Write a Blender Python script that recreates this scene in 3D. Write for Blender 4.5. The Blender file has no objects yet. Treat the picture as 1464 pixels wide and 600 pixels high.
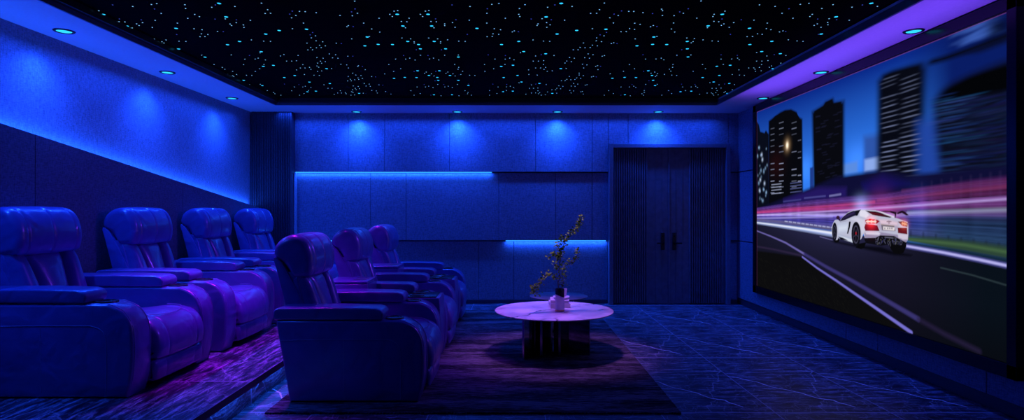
import bpy, bmesh, math, random
import numpy as np
from mathutils import Vector, Matrix
SC = bpy.context.scene
COL = SC.collection
PI = math.pi
random.seed(7)
EYE = 1.43          # camera height
F = 870.0           # focal length in pixels of a 1464 wide frame

POW_L, POW_B, POW_R, POW_TABLE, POW_MAG, POW_SOF, POW_AMB = 120, 150, 90, 300, 440, 13, 14   # lamp powers
POW_LEDL, POW_LEDB, POW_STEP, POW_FRONT = 32, 3.8, 10, 300
POW_WASHL, POW_WASHB = 42, 40

# ------------------------------------------------------------------ materials
def new_mat(name):
    m = bpy.data.materials.new(name); m.use_nodes = True
    nt = m.node_tree; b = nt.nodes['Principled BSDF']
    return m, nt, b
def N(nt, typ, **kw):
    n = nt.nodes.new(typ)
    for k, v in kw.items():
        if k in n.inputs: n.inputs[k].default_value = v
        else: setattr(n, k, v)
    return n
def L(nt, a, b): nt.links.new(a, b)
def coords(nt, scale=(1, 1, 1), rot=(0, 0, 0)):
    tc = N(nt, 'ShaderNodeTexCoord'); mp = N(nt, 'ShaderNodeMapping')
    mp.inputs['Scale'].default_value = scale; mp.inputs['Rotation'].default_value = rot
    L(nt, tc.outputs['Object'], mp.inputs['Vector']); return mp.outputs['Vector']
def bump(nt, b, h, strength=.3, dist=.01):
    n = N(nt, 'ShaderNodeBump'); n.inputs['Strength'].default_value = strength
    n.inputs['Distance'].default_value = dist
    L(nt, h, n.inputs['Height']); L(nt, n.outputs['Normal'], b.inputs['Normal'])
def ramp(nt, fac, stops):
    r = N(nt, 'ShaderNodeValToRGB')
    while len(r.color_ramp.elements) > 1: r.color_ramp.elements.remove(r.color_ramp.elements[-1])
    r.color_ramp.elements[0].position = stops[0][0]; r.color_ramp.elements[0].color = (*stops[0][1], 1)
    for p, c in stops[1:]:
        e = r.color_ramp.elements.new(p); e.color = (*c, 1)
    L(nt, fac, r.inputs['Fac']); return r.outputs['Color']
def math_n(nt, op, a, b=None, c=None):
    n = N(nt, 'ShaderNodeMath'); n.operation = op
    for i, v in enumerate((a, b, c)):
        if v is None: continue
        if isinstance(v, (int, float)): n.inputs[i].default_value = v
        else: L(nt, v, n.inputs[i])
    return n.outputs[0]
def plain(name, col, rough=.5, metal=0., spec=.5, noise=0, nscale=40, bstr=.15):
    m, nt, b = new_mat(name)
    b.inputs['Roughness'].default_value = rough; b.inputs['Metallic'].default_value = metal
    b.inputs['Specular IOR Level'].default_value = spec
    n = N(nt, 'ShaderNodeTexNoise'); n.inputs['Scale'].default_value = nscale; n.inputs['Detail'].default_value = 4
    L(nt, coords(nt), n.inputs['Vector'])
    k = noise
    lo = tuple(c*(1-k) for c in col); hi = tuple(min(1, c*(1+k)) for c in col)
    L(nt, ramp(nt, n.outputs['Fac'], [(.3, lo), (.7, hi)]), b.inputs['Base Color'])
    if bstr: bump(nt, b, n.outputs['Fac'], bstr, .002)
    return m
def emis(name, col, st, sample=True):
    m = bpy.data.materials.new(name); m.use_nodes = True; nt = m.node_tree
    nt.nodes.remove(nt.nodes['Principled BSDF'])
    e = N(nt, 'ShaderNodeEmission'); e.inputs['Color'].default_value = (*col, 1); e.inputs['Strength'].default_value = st
    L(nt, e.outputs[0], nt.nodes['Material Output'].inputs['Surface'])
    if not sample: m.cycles.emission_sampling = 'NONE'
    return m
def fabric(name, col, k=.38):
    m, nt, b = new_mat(name)
    b.inputs['Roughness'].default_value = .9; b.inputs['Specular IOR Level'].default_value = .15
    out = []
    for sc in ((26, 26, 170), (170, 170, 26)):
        n = N(nt, 'ShaderNodeTexNoise'); n.inputs['Scale'].default_value = 1; n.inputs['Detail'].default_value = 3
        L(nt, coords(nt, sc), n.inputs['Vector']); out.append(n.outputs['Fac'])
    a = math_n(nt, 'ADD', out[0], out[1]); a = math_n(nt, 'MULTIPLY', a, .5)
    L(nt, ramp(nt, a, [(.35, tuple(c*(1-k) for c in col)), (.65, tuple(c*(1+k) for c in col))]), b.inputs['Base Color'])
    bump(nt, b, a, .35, .004); return m
M = {}
M['wall'] = fabric('wall_fabric', (.25, .28, .36))
M['wall_dark'] = fabric('dark_wall_fabric', (.13, .14, .19))
M['pillar'] = plain('ribbed_wood', (.05, .055, .08), .5, noise=.3)
M['door'] = plain('dark_door_lacquer', (.135, .14, .17), .45, noise=.2, nscale=12)
M['door_frame'] = plain('door_frame_metal', (.2, .205, .25), .4, noise=.1)
M['soffit'] = plain('white_ceiling_paint', (.72, .74, .78), .8, noise=.03, bstr=.03)
M['star_ceiling'] = plain('black_acoustic_ceiling', (.0012, .0012, .002), .95, spec=.02, noise=.2)
M['black'] = plain('black_plastic', (.01, .01, .014), .35, noise=.1)
M['frame'] = plain('gloss_black_screen_frame', (.004, .004, .006), .25, noise=.1, bstr=0, spec=.3)
M['lip'] = plain('ceiling_edge_trim', (.16, .16, .22), .35, metal=.6, noise=.1)
M['base'] = plain('dark_baseboard', (.05, .055, .075), .4, noise=.1)
M['brass'] = plain('copper_ring', (.55, .3, .16), .25, metal=1, noise=.1)
M['chrome'] = plain('brushed_chrome', (.5, .5, .55), .2, metal=1, noise=.1)
M['led'] = emis('blue_led_strip', (.03, .30, 1), 1.6, False)
M['lens'] = emis('downlight_lens', (.03, .62, 1), 1.25, False)
M['star_b'] = emis('bright_star_point', (.03, .58, 1), 1.25, False)
M['star_m'] = emis('pale_star_point', (.24, .60, 1), 1.0, False)
M['star_d'] = emis('dim_star_point', (.05, .08, .5), .8, False)
# leather: soft low wrinkles and fine grain
def leather(name, col):
    m, nt, b = new_mat(name)
    b.inputs['Roughness'].default_value = .34
    b.inputs['Specular IOR Level'].default_value = .6
    b.inputs['Coat Weight'].default_value = .6; b.inputs['Coat Roughness'].default_value = .14
    n = N(nt, 'ShaderNodeTexNoise'); n.inputs['Scale'].default_value = 6; n.inputs['Detail'].default_value = 1.5
    n.inputs['Distortion'].default_value = .8
    v = N(nt, 'ShaderNodeTexVoronoi'); v.inputs['Scale'].default_value = 260
    c = coords(nt); L(nt, c, n.inputs['Vector']); L(nt, c, v.inputs['Vector'])
    L(nt, ramp(nt, n.outputs['Fac'], [(.3, tuple(q*.9 for q in col)), (.7, tuple(q*1.1 for q in col))]), b.inputs['Base Color'])
    h = math_n(nt, 'MULTIPLY_ADD', v.outputs['Distance'], .02, n.outputs['Fac'])
    bump(nt, b, h, .42, .03); return m
M['leather'] = leather('navy_leather', (.105, .10, .34))
M['piping'] = leather('leather_seam', (.24, .24, .5))

def marble_tile(name, tx, ty, ox, oy, swap=False, vein=True, upright=False):
    """dark streaked marble tiles tx by ty metres, with light joints and a pale diagonal vein in every tile"""
    m, nt, b = new_mat(name)
    b.inputs['Roughness'].default_value = .3
    tc = N(nt, 'ShaderNodeTexCoord'); sp = N(nt, 'ShaderNodeSeparateXYZ'); L(nt, tc.outputs['Object'], sp.inputs[0])
    X, Y = (sp.outputs[2], sp.outputs[1]) if upright else (sp.outputs[0], sp.outputs[1])
    u = math_n(nt, 'FRACT', math_n(nt, 'DIVIDE', math_n(nt, 'SUBTRACT', X, ox), tx))
    v = math_n(nt, 'FRACT', math_n(nt, 'DIVIDE', math_n(nt, 'SUBTRACT', Y, oy), ty))
    cb = N(nt, 'ShaderNodeCombineXYZ'); L(nt, math_n(nt, 'MULTIPLY', u, tx), cb.inputs[0]); L(nt, math_n(nt, 'MULTIPLY', v, ty), cb.inputs[1])
    def mapped(s):
        mp = N(nt, 'ShaderNodeMapping'); mp.inputs['Scale'].default_value = s; L(nt, cb.outputs[0], mp.inputs['Vector']); return mp.outputs[0]
    st = (24, 3.4, 1) if swap else (3.4, 24, 1)
    n1 = N(nt, 'ShaderNodeTexNoise'); n1.inputs['Scale'].default_value = 1.0; n1.inputs['Detail'].default_value = 12
    n1.inputs['Roughness'].default_value = .82; n1.inputs['Distortion'].default_value = .5
    L(nt, mapped(st), n1.inputs['Vector'])
    base = ramp(nt, n1.outputs['Fac'], [(.43, (.007, .008, .014)), (.50, (.05, .054, .078)), (.555, (.20, .21, .27)), (.62, (.62, .63, .73))])
    # fine crossing veins
    n2 = N(nt, 'ShaderNodeTexNoise'); n2.inputs['Scale'].default_value = 3.2; n2.inputs['Detail'].default_value = 6; n2.inputs['Distortion'].default_value = 1.6
    L(nt, mapped((1.6, 1, 1)), n2.inputs['Vector'])
    f2 = math_n(nt, 'ABSOLUTE', math_n(nt, 'SUBTRACT', n2.outputs['Fac'], .5))
    v2 = math_n(nt, 'LESS_THAN', f2, .0075)
    # one pale diagonal vein, with a wobble
    n3 = N(nt, 'ShaderNodeTexNoise'); n3.inputs['Scale'].default_value = 5; n3.inputs['Detail'].default_value = 3
    L(nt, mapped((1, 1, 1)), n3.inputs['Vector'])
    w = math_n(nt, 'MULTIPLY_ADD', n3.outputs['Fac'], .14, -.07)
    line = math_n(nt, 'MULTIPLY_ADD', u, -.66, .60)
    dv = math_n(nt, 'ABSOLUTE', math_n(nt, 'ADD', math_n(nt, 'SUBTRACT', v, line), w))
    v3 = math_n(nt, 'MULTIPLY', math_n(nt, 'LESS_THAN', dv, .006), math_n(nt, 'LESS_THAN', u, .78))
    line2 = math_n(nt, 'MULTIPLY_ADD', u, 1.3, -.55)
    dv2 = math_n(nt, 'ABSOLUTE', math_n(nt, 'ADD', math_n(nt, 'SUBTRACT', v, line2), math_n(nt, 'MULTIPLY', w, 2.5)))
    v4 = math_n(nt, 'MULTIPLY', math_n(nt, 'LESS_THAN', dv2, .008), .35)
    # joints
    ju = math_n(nt, 'LESS_THAN', math_n(nt, 'MINIMUM', u, math_n(nt, 'SUBTRACT', 1, u)), .0035/tx)
    jv = math_n(nt, 'LESS_THAN', math_n(nt, 'MINIMUM', v, math_n(nt, 'SUBTRACT', 1, v)), .006/ty)
    j = math_n(nt, 'MAXIMUM', ju, jv)
    k = math_n(nt, 'MAXIMUM', math_n(nt, 'MULTIPLY', v2, .22), math_n(nt, 'MAXIMUM', v4, v3 if vein else math_n(nt, 'MULTIPLY', v3, .25)))
    mx = N(nt, 'ShaderNodeMix'); mx.data_type = 'RGBA'; L(nt, k, mx.inputs['Factor']); L(nt, base, mx.inputs['A']); mx.inputs['B'].default_value = (.95, .95, 1, 1)
    mj = N(nt, 'ShaderNodeMix'); mj.data_type = 'RGBA'; L(nt, math_n(nt, 'MULTIPLY', j, .85), mj.inputs['Factor']); L(nt, mx.outputs['Result'], mj.inputs['A']); mj.inputs['B'].default_value = (.5, .5, .62, 1)
    L(nt, mj.outputs['Result'], b.inputs['Base Color'])
    L(nt, math_n(nt, 'MULTIPLY_ADD', n1.outputs['Fac'], .3, .2), b.inputs['Roughness'])
    bump(nt, b, n1.outputs['Fac'], .12, .01)
    return m
M['floor'] = marble_tile('dark_marble_floor', .815, 1.61, 1.045-.815*8, 4.30-1.61*4)
M['stage'] = marble_tile('dark_marble_platform', .94, 1.61, -1.89, 4.41-3.22, swap=True, vein=False)
M['riser'] = marble_tile('dark_marble_riser', .8, .81, -.3, 4.48-3.24, swap=True, vein=False, upright=True)
def white_marble():
    m, nt, b = new_mat('white_marble'); b.inputs['Roughness'].default_value = .18
    c = coords(nt)
    n = N(nt, 'ShaderNodeTexNoise'); n.inputs['Scale'].default_value = 2.2; n.inputs['Detail'].default_value = 6; n.inputs['Distortion'].default_value = .9
    L(nt, c, n.inputs['Vector'])
    f = math_n(nt, 'ABSOLUTE', math_n(nt, 'SUBTRACT', n.outputs['Fac'], .5))
    cl = ramp(nt, f, [(0, (.02, .02, .03)), (.008, (.18, .18, .2)), (.022, (.62, .62, .66)), (.05, (.86, .86, .88))])
    n2 = N(nt, 'ShaderNodeTexNoise'); n2.inputs['Scale'].default_value = 3.1; n2.inputs['Detail'].default_value = 3
    L(nt, c, n2.inputs['Vector'])
    cl2 = ramp(nt, n2.outputs['Fac'], [(.42, (.5, .52, .58)), (.6, (1, 1, 1))])
    mx = N(nt, 'ShaderNodeMix'); mx.data_type = 'RGBA'; mx.blend_type = 'MULTIPLY'; mx.inputs['Factor'].default_value = .8
    # veins are kept only in patches
    n3 = N(nt, 'ShaderNodeTexNoise'); n3.inputs['Scale'].default_value = 1.7; L(nt, coords(nt, (1, 1, 1), (0, 0, 1)), n3.inputs['Vector'])
    keep = ramp(nt, n3.outputs['Fac'], [(.50, (0, 0, 0)), (.60, (1, 1, 1))])
    mk = N(nt, 'ShaderNodeMix'); mk.data_type = 'RGBA'; L(nt, keep, mk.inputs['Factor']); mk.inputs['A'].default_value = (.86, .86, .88, 1); L(nt, cl, mk.inputs['B'])
    sp = N(nt, 'ShaderNodeSeparateXYZ'); L(nt, c, sp.inputs[0])
    n4 = N(nt, 'ShaderNodeTexNoise'); n4.inputs['Scale'].default_value = 4; n4.inputs['Detail'].default_value = 5; L(nt, c, n4.inputs['Vector'])
    wob = math_n(nt, 'MULTIPLY_ADD', n4.outputs['Fac'], .5, -.25)
    ln = math_n(nt, 'ADD', math_n(nt, 'MULTIPLY_ADD', sp.outputs[0], 1.5, .12), wob)
    dd = math_n(nt, 'ABSOLUTE', math_n(nt, 'SUBTRACT', sp.outputs[1], ln))
    left = math_n(nt, 'LESS_THAN', sp.outputs[0], .02)
    vm = math_n(nt, 'MULTIPLY', left, math_n(nt, 'SUBTRACT', 1, math_n(nt, 'MINIMUM', 1, math_n(nt, 'DIVIDE', dd, .03))))
    mv = N(nt, 'ShaderNodeMix'); mv.data_type = 'RGBA'; L(nt, vm, mv.inputs['Factor']); L(nt, mk.outputs['Result'], mv.inputs['A']); mv.inputs['B'].default_value = (.02, .02, .03, 1)
    L(nt, mv.outputs['Result'], mx.inputs['A']); L(nt, cl2, mx.inputs['B']); L(nt, mx.outputs['Result'], b.inputs['Base Color'])
    return m
M['marble'] = white_marble()
M['marble_grey'] = plain('grey_veined_stone', (.09, .085, .12), .42, noise=.7, nscale=6, bstr=0)
M['mirror'] = plain('smoked_mirror_metal', (.22, .22, .26), .06, metal=1, noise=.05, bstr=0)
def rug_mat():
    m, nt, b = new_mat('abraded_rug'); b.inputs['Roughness'].default_value = .95; b.inputs['Specular IOR Level'].default_value = .1
    n = N(nt, 'ShaderNodeTexNoise'); n.inputs['Scale'].default_value = 1; n.inputs['Detail'].default_value = 9; n.inputs['Roughness'].default_value = .78
    n.inputs['Distortion'].default_value = .5
    L(nt, coords(nt, (8, 48, 1)), n.inputs['Vector'])
    n2 = N(nt, 'ShaderNodeTexNoise'); n2.inputs['Scale'].default_value = 1.1; n2.inputs['Detail'].default_value = 3
    L(nt, coords(nt, (.8, 5, 1)), n2.inputs['Vector'])
    f = math_n(nt, 'MULTIPLY_ADD', n2.outputs['Fac'], .4, math_n(nt, 'MULTIPLY', n.outputs['Fac'], .7))
    L(nt, ramp(nt, f, [(.46, (.008, .008, .010)), (.54, (.050, .047, .056)), (.62, (.20, .175, .20))]), b.inputs['Base Color'])
    bump(nt, b, f, .5, .008); return m
M['rug'] = rug_mat()
M['leaf'] = plain('olive_leaf', (.17, .36, .02), .75, noise=.5, nscale=14, spec=.15)
M['bark'] = plain('brown_twig', (.06, .045, .035), .8, noise=.3)
M['paper'] = plain('pale_book_cover', (.62, .62, .68), .5, noise=.05)
M['pages'] = plain('book_pages', (.7, .68, .64), .8, noise=.08, nscale=200)
M['ceramic'] = plain('white_ceramic', (.75, .75, .78), .2, noise=.03, bstr=0)
M['vase_black'] = plain('black_glaze', (.012, .012, .016), .12, noise=.1, bstr=0)

# ------------------------------------------------------------------ mesh helpers
def finish(name, bm, mat, parent=None, smooth=35, bevel=0, seg=2, sub=0):
    bmesh.ops.recalc_face_normals(bm, faces=bm.faces[:])
    me = bpy.data.meshes.new(name); bm.to_mesh(me); bm.free()
    me.materials.append(mat)
    o = bpy.data.objects.new(name, me); COL.objects.link(o)
    if smooth:
        me.polygons.foreach_set('use_smooth', [True]*len(me.polygons))
        me.set_sharp_from_angle(angle=math.radians(smooth))
    if parent is not None: o.parent = parent
    if bevel:
        md = o.modifiers.new('bevel', 'BEVEL'); md.width = bevel; md.segments = seg; md.limit_method = 'ANGLE'; md.angle_limit = math.radians(40)
    if sub:
        md = o.modifiers.new('sub', 'SUBSURF'); md.levels = md.render_levels = sub
    return o
def box(bm, x0, x1, y0, y1, z0, z1):
    v = [bm.verts.new((x, y, z)) for x in (x0, x1) for y in (y0, y1) for z in (z0, z1)]
    for f in ((0, 1, 3, 2), (4, 6, 7, 5), (0, 4, 5, 1), (2, 3, 7, 6), (0, 2, 6, 4), (1, 5, 7, 3)):
        bm.faces.new([v[i] for i in f])
    return v
def B(*a):
    bm = bmesh.new(); box(bm, *a); return bm
def prism(pts, y0, y1, r=0., seg=3, axis='y'):
    """closed side profile pts (x,z) swept from y0 to y1, rim edges rounded by r"""
    bm = bmesh.new()
    P = (lambda a, b, c: (a, c, b)) if axis == 'y' else (lambda a, b, c: (a, b, c)) if axis == 'z' else (lambda a, b, c: (c, a, b))
    A = [bm.verts.new(P(p[0], p[1], y0)) for p in pts]; Bv = [bm.verts.new(P(p[0], p[1], y1)) for p in pts]
    n = len(pts)
    f0 = bm.faces.new(A); f1 = bm.faces.new(Bv[::-1])
    for i in range(n): bm.faces.new((A[i], Bv[i], Bv[(i+1) % n], A[(i+1) % n]))
    if r:
        es = list(f0.edges)+list(f1.edges)
        bmesh.ops.recalc_face_normals(bm, faces=bm.faces[:])
        bmesh.ops.bevel(bm, geom=es, offset=r, segments=seg, profile=.5, affect='EDGES', clamp_overlap=True)
    return bm
def smoothline(pts, n=6, closed=True):
    """Catmull-Rom through pts"""
    out = []; m = len(pts)
    for i in range(m if closed else m-1):
        g = lambda k: pts[k % m] if closed else pts[max(0, min(m-1, k))]
        p0, p1, p2, p3 = g(i-1), g(i), g(i+1), g(i+2)
        for j in range(n):
            t = j/n
            out.append(tuple(.5*((2*b)+(-a+c)*t+(2*a-5*b+4*c-d)*t*t+(-a+3*b-3*c+d)*t**3) for a, b, c, d in zip(p0, p1, p2, p3)))
    if not closed: out.append(pts[-1])
    return out
def rings(bm, R, cap=True):
    V = [[bm.verts.new(p) for p in r] for r in R]; n = len(R[0])
    for a, b in zip(V, V[1:]):
        for i in range(n): bm.faces.new((a[i], b[i], b[(i+1) % n], a[(i+1) % n]))
    if cap: bm.faces.new(V[0]); bm.faces.new(V[-1][::-1])
def puffed(pts, y0, y1, r, ny=20, seams=(), sd=.008, sw=.012, k=4, crown=0., radial=False):
    """side profile pts (x,z) lofted along y; the ends roll over with radius r; stitched grooves at the seams"""
    cx = sum(p[0] for p in pts)/len(pts); cz = sum(p[1] for p in pts)/len(pts)
    ys = set()
    for i in range(k+1):
        a = PI/2*i/k; ys.add(round(y0+r*(1-math.cos(a)), 5)); ys.add(round(y1-r*(1-math.cos(a)), 5))
    for i in range(1, ny): ys.add(round(y0+r+(y1-y0-2*r)*i/ny, 5))
    for s in seams:
        for q in (-2.2, -1, 0, 1, 2.2): ys.add(round(s+q*sw*.6, 5))
    bm = bmesh.new(); R = []
    # outward normals of the profile
    nrm = []; n = len(pts)
    area = sum(pts[i][0]*pts[(i+1) % n][1]-pts[(i+1) % n][0]*pts[i][1] for i in range(n))
    sg = 1 if area > 0 else -1
    for i in range(n):
        ax, az = pts[i-1]; bx_, bz = pts[(i+1) % n]
        dx, dz = bx_-ax, bz-az; l = math.hypot(dx, dz) or 1; nrm.append((dz/l*sg, -dx/l*sg))
    if radial: nrm = [((p[0]-cx)/math.hypot(p[0]-cx, p[1]-cz), (p[1]-cz)/math.hypot(p[0]-cx, p[1]-cz)) for p in pts]
    for y in sorted(ys):
        e = min(y-y0, y1-y); ins = 0
        if e < r: ins = r-math.sqrt(max(0, r*r-(r-e)**2))
        for s in seams: ins += sd*math.exp(-((y-s)/sw)**2)
        t = (y-y0)/(y1-y0)*2-1
        ins -= crown*(1-t*t)
        R.append([(p[0]-q[0]*ins, y, p[1]-q[1]*ins) for p, q in zip(pts, nrm)])
    rings(bm, R); return bm
def tube(bm, pts, r, seg=8, closed=False, r1=None):
    P = [Vector(p) for p in pts]; n = len(P); R = []
    up = Vector((0, 0, 1)); last = None
    for i, p in enumerate(P):
        d = (P[(i+1) % n]-P[i-1]) if closed else (P[min(n-1, i+1)]-P[max(0, i-1)])
        d.normalize()
        a = (last if last is not None else (up if abs(d.z) < .9 else Vector((1, 0, 0))))
        a = (a-d*a.dot(d)); a = a.normalized() if a.length > 1e-4 else Vector((1, 0, 0)).cross(d).normalized()
        last = a; b = d.cross(a); rr = r if r1 is None else r+(r1-r)*i/max(1, n-1)
        R.append([p+(a*math.cos(2*PI*k/seg)+b*math.sin(2*PI*k/seg))*rr for k in range(seg)])
    if closed: R.append(R[0])
    V = [[bm.verts.new(q) for q in g] for g in (R[:-1] if closed else R)]
    if closed: V.append(V[0])
    for a, b in zip(V, V[1:]):
        for k in range(seg): bm.faces.new((a[k], b[k], b[(k+1) % seg], a[(k+1) % seg]))
    if not closed: bm.faces.new(V[0]); bm.faces.new(V[-1][::-1])
def lathe(bm, prof, cx=0, cy=0, seg=48):
    R = [[(cx+r*math.cos(2*PI*k/seg), cy+r*math.sin(2*PI*k/seg), z) for k in range(seg)] for r, z in prof]
    rings(bm, R)
def tag(o, label=None, cat=None, group=None, kind=None):
    if label: o['label'] = label
    if cat: o['category'] = cat
    if group: o['group'] = group
    if kind: o['kind'] = kind
    return o
def empty(name, loc=(0, 0, 0), **kw):
    o = bpy.data.objects.new(name, None); COL.objects.link(o); o.location = loc; o.empty_display_size = .1
    return tag(o, **kw)
def copy_tree(o, parent=None):
    c = o.copy(); COL.objects.link(c)
    if parent is not None: c.parent = parent
    for ch in list(o.children): copy_tree(ch, c)
    return c

# ------------------------------------------------------------------ the room
YB = 9.25           # face of the upper back wall panels
struct = lambda o: tag(o, kind='structure')
struct(finish('floor', B(-4.1, 3.7, .3, 9.45, -.12, 0), M['floor'], smooth=0))
# back wall: backing with three rows of upholstered panels, each row set a little further back than the one above
wb = struct(finish('wall_back', B(-4.1, 3.7, 9.36, 9.46, 0, 3.2), M['wall_dark'], smooth=0))
def X_at(px, d): return (px-732)*d/F
DX0, DX1 = X_at(870, YB), X_at(1042, YB)     # door opening incl. frame
def panels(row_px, y, z0, z1):
    for a, b in zip(row_px, row_px[1:]):
        x0, x1 = X_at(a, YB)+.003, X_at(b, YB)-.003
        if a == 1042: x0 = DX1+.002
        finish('wall_panel', B(x0, x1, y, 9.37, z0, z1), M['wall'], wb, smooth=0, bevel=.004)
panels([413, 497.7, 550, 642.5, 765.6, 847, 870], 9.25, 2.01, 2.9)
panels([413, 529, 580, 713, 794.6, 847, 870], 9.285, .968, 1.995)
panels([413, 478, 684, 734.6, 870], 9.32, .06, .953)
panels([1042, 1061], 9.25, 2.01, 2.9); panels([1042, 1061], 9.285, .968, 1.995); panels([1042, 1061], 9.32, .06, .953)
# panels over the door
for a, b in ((870, 898), (898, 1042)):
    finish('wall_panel', B(X_at(a, YB)+.004, X_at(b, YB)-.004, 9.25, 9.37, 2.432, 2.9), M['wall'], wb, smooth=0, bevel=.004)
struct(finish('baseboard_back', B(-3.4, DX0-.005, 9.305, 9.36, 0, .06), M['base'], smooth=0, bevel=.004))
struct(finish('baseboard_back_corner', B(DX1+.005, 3.45, 9.305, 9.36, 0, .06), M['base'], smooth=0, bevel=.004))
# right wall
wr = struct(finish('wall_right', B(3.47, 3.6, .3, 9.36, 0, 3.2), M['wall_dark'], smooth=0))
ys = [9.3, 8.62, X_at(0, 1)*0+3.46*F/(1212-732), 3.46*F/(1257.6-732), 3.46*F/(1414-732), 3.2, 1.9, .5]
for a, b in zip(ys, ys[1:]):
    finish('wall_panel', B(3.44, 3.475, b+.004, a-.004, .10, .953), M['wall'], wr, smooth=0, bevel=.004)
for z0, z1 in ((.968, 1.995), (2.01, 2.9)):
    finish('wall_panel', B(3.44, 3.475, 8.62, 9.3, z0, z1), M['wall'], wr, smooth=0, bevel=.004)
    finish('wall_panel', B(3.44, 3.475, .5, 4.0, z0, z1), M['wall'], wr, smooth=0, bevel=.004)
struct(finish('baseboard_right', B(3.452, 3.47, .3, 9.3, 0, .095), M['base'], smooth=0, bevel=.004))
# left wall: light upper wall and a dark lower lining whose top edge falls towards the back
struct(finish('wall_left', B(-4.05, -3.92, .3, 9.46, 0, 3.2), M['wall'], smooth=0))
ztop = lambda y: 2.07-(y-4.47)*(2.07-1.46)/(9.1-4.47)
lp = struct(bpy.data.objects.new('trim_left_lining', None)); COL.objects.link(lp)
cuts = [.5, 2.6, 4.8, 6.95, 9.09]
for a, b in zip(cuts, cuts[1:]):
    bm = prism([(a+.003, 0), (b-.003, 0), (b-.003, ztop(b)), (a+.003, ztop(a))], -3.915, -3.76, axis='x')
    finish('lining_panel', bm, M['wall_dark'], lp, smooth=0, bevel=.003)
# ribbed pillar in the back left corner
bm = bmesh.new(); x = -3.90; px = []
prof = []
while x < -3.335:
    prof += [(x, 9.12), (x+.004, 9.1), (x+.018, 9.1), (x+.022, 9.12)]; x += .026
x1 = prof[-1][0]
prof += [(x1+.004, 9.1), (x1+.035, 9.1), (x1+.035, 9.36), (-3.90, 9.36)]
struct(finish('wall_corner_pillar', prism(prof, 0, 2.9, axis='z'), M['pillar'], smooth=0))
struct(finish('trim_pillar_edge', B(x1+.037, x1+.052, 9.17, 9.36, 0, 1.995), M['wall'], smooth=0, bevel=.002))
# ceiling: a white lowered border round a black star field
ce = struct(finish('ceiling', B(-4.05, 3.6, .3, 9.46, 2.99, 3.15), M['star_ceiling'], smooth=0))
IX0, IX1, IY = -3.32, 2.88, 8.53
finish('ceiling_border', B(-3.93, IX0, .3, IY, 2.9, 2.995), M['soffit'], ce, smooth=0)
finish('ceiling_border', B(IX1, 3.47, .3, IY, 2.9, 2.995), M['soffit'], ce, smooth=0)
finish('ceiling_border', B(-3.93, 3.47, IY, 9.40, 2.9, 2.995), M['soffit'], ce, smooth=0)
finish('ceiling_edge_trim', B(IX0, IX0+.018, .3, IY-.018, 2.895, 2.935), M['lip'], ce, smooth=0, bevel=.002)
finish('ceiling_edge_trim', B(IX1-.018, IX1, .3, IY-.018, 2.895, 2.96), M['lip'], ce, smooth=0, bevel=.002)
finish('ceiling_edge_trim', B(IX0, IX1, IY-.018, IY, 2.895, 2.93), M['lip'], ce, smooth=0, bevel=.002)
finish('ceiling_black_liner', B(IX0+.001, IX0+.06, .3, IY-.02, 2.936, 2.992), M['black'], ce, smooth=0)
finish('ceiling_black_liner', B(IX0+.06, IX1-.02, IY-.06, IY-.002, 2.932, 2.992), M['black'], ce, smooth=0)

# platform of the back row
SZ, SX = .19, -1.89
st = struct(finish('floor_platform', B(-3.76, SX-.03, .3, 9.1, .0, SZ-.04), M['riser'], smooth=0))
finish('platform_tread', B(-3.76, SX, .3, 9.1, SZ-.04, SZ), M['stage'], st, smooth=0, bevel=.004)
finish('platform_nosing', B(SX-.006, SX+.004, .3, 9.1, SZ-.052, SZ-.001), M['black'], st, smooth=0, bevel=.002)
t = finish('led_strip', B(SX-.022, SX-.008, 1., 9.05, SZ-.046, SZ-.0405), M['led'])
tag(t, 'blue light strip tucked under the nose of the raised platform step', 'light strip', 'blue light strips')

# LED strips
z = ztop
bm = bmesh.new()
Y0, Y1 = .6, 9.08
v = []
for (yy) in (Y0, Y1):
    for (dx, dz) in ((-3.905, .001), (-3.885, .001), (-3.885, .008), (-3.905, .008)): v.append(bm.verts.new((dx, yy, ztop(yy)+dz)))
for i in range(4): bm.faces.new((v[i], v[(i+1) % 4], v[4+(i+1) % 4], v[4+i]))
bm.faces.new(v[:4]); bm.faces.new(v[4:][::-1])
tag(finish('led_strip', bm, M['led']), 'blue light strip along the sloping top of the dark left wall lining', 'light strip', 'blue light strips')
for (a, b, yy, zz, lab) in ((417, 703, 9.262, 2.0025, 'long blue light strip under the upper left row of back wall panels'),
                       (723, 867, 9.298, .9605, 'short blue light strip at hip height on the back wall, left of the black doors'),
                       (417, 500, 9.298, .9605, 'short blue light strip low on the back wall, glimpsed behind the front row headrests')):
    o = finish('led_strip', B(X_at(a, YB), X_at(b, YB), yy, yy+.022, zz-.006, zz+.006), M['led'])
    tag(o, lab, 'light strip', 'blue light strips')

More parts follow.
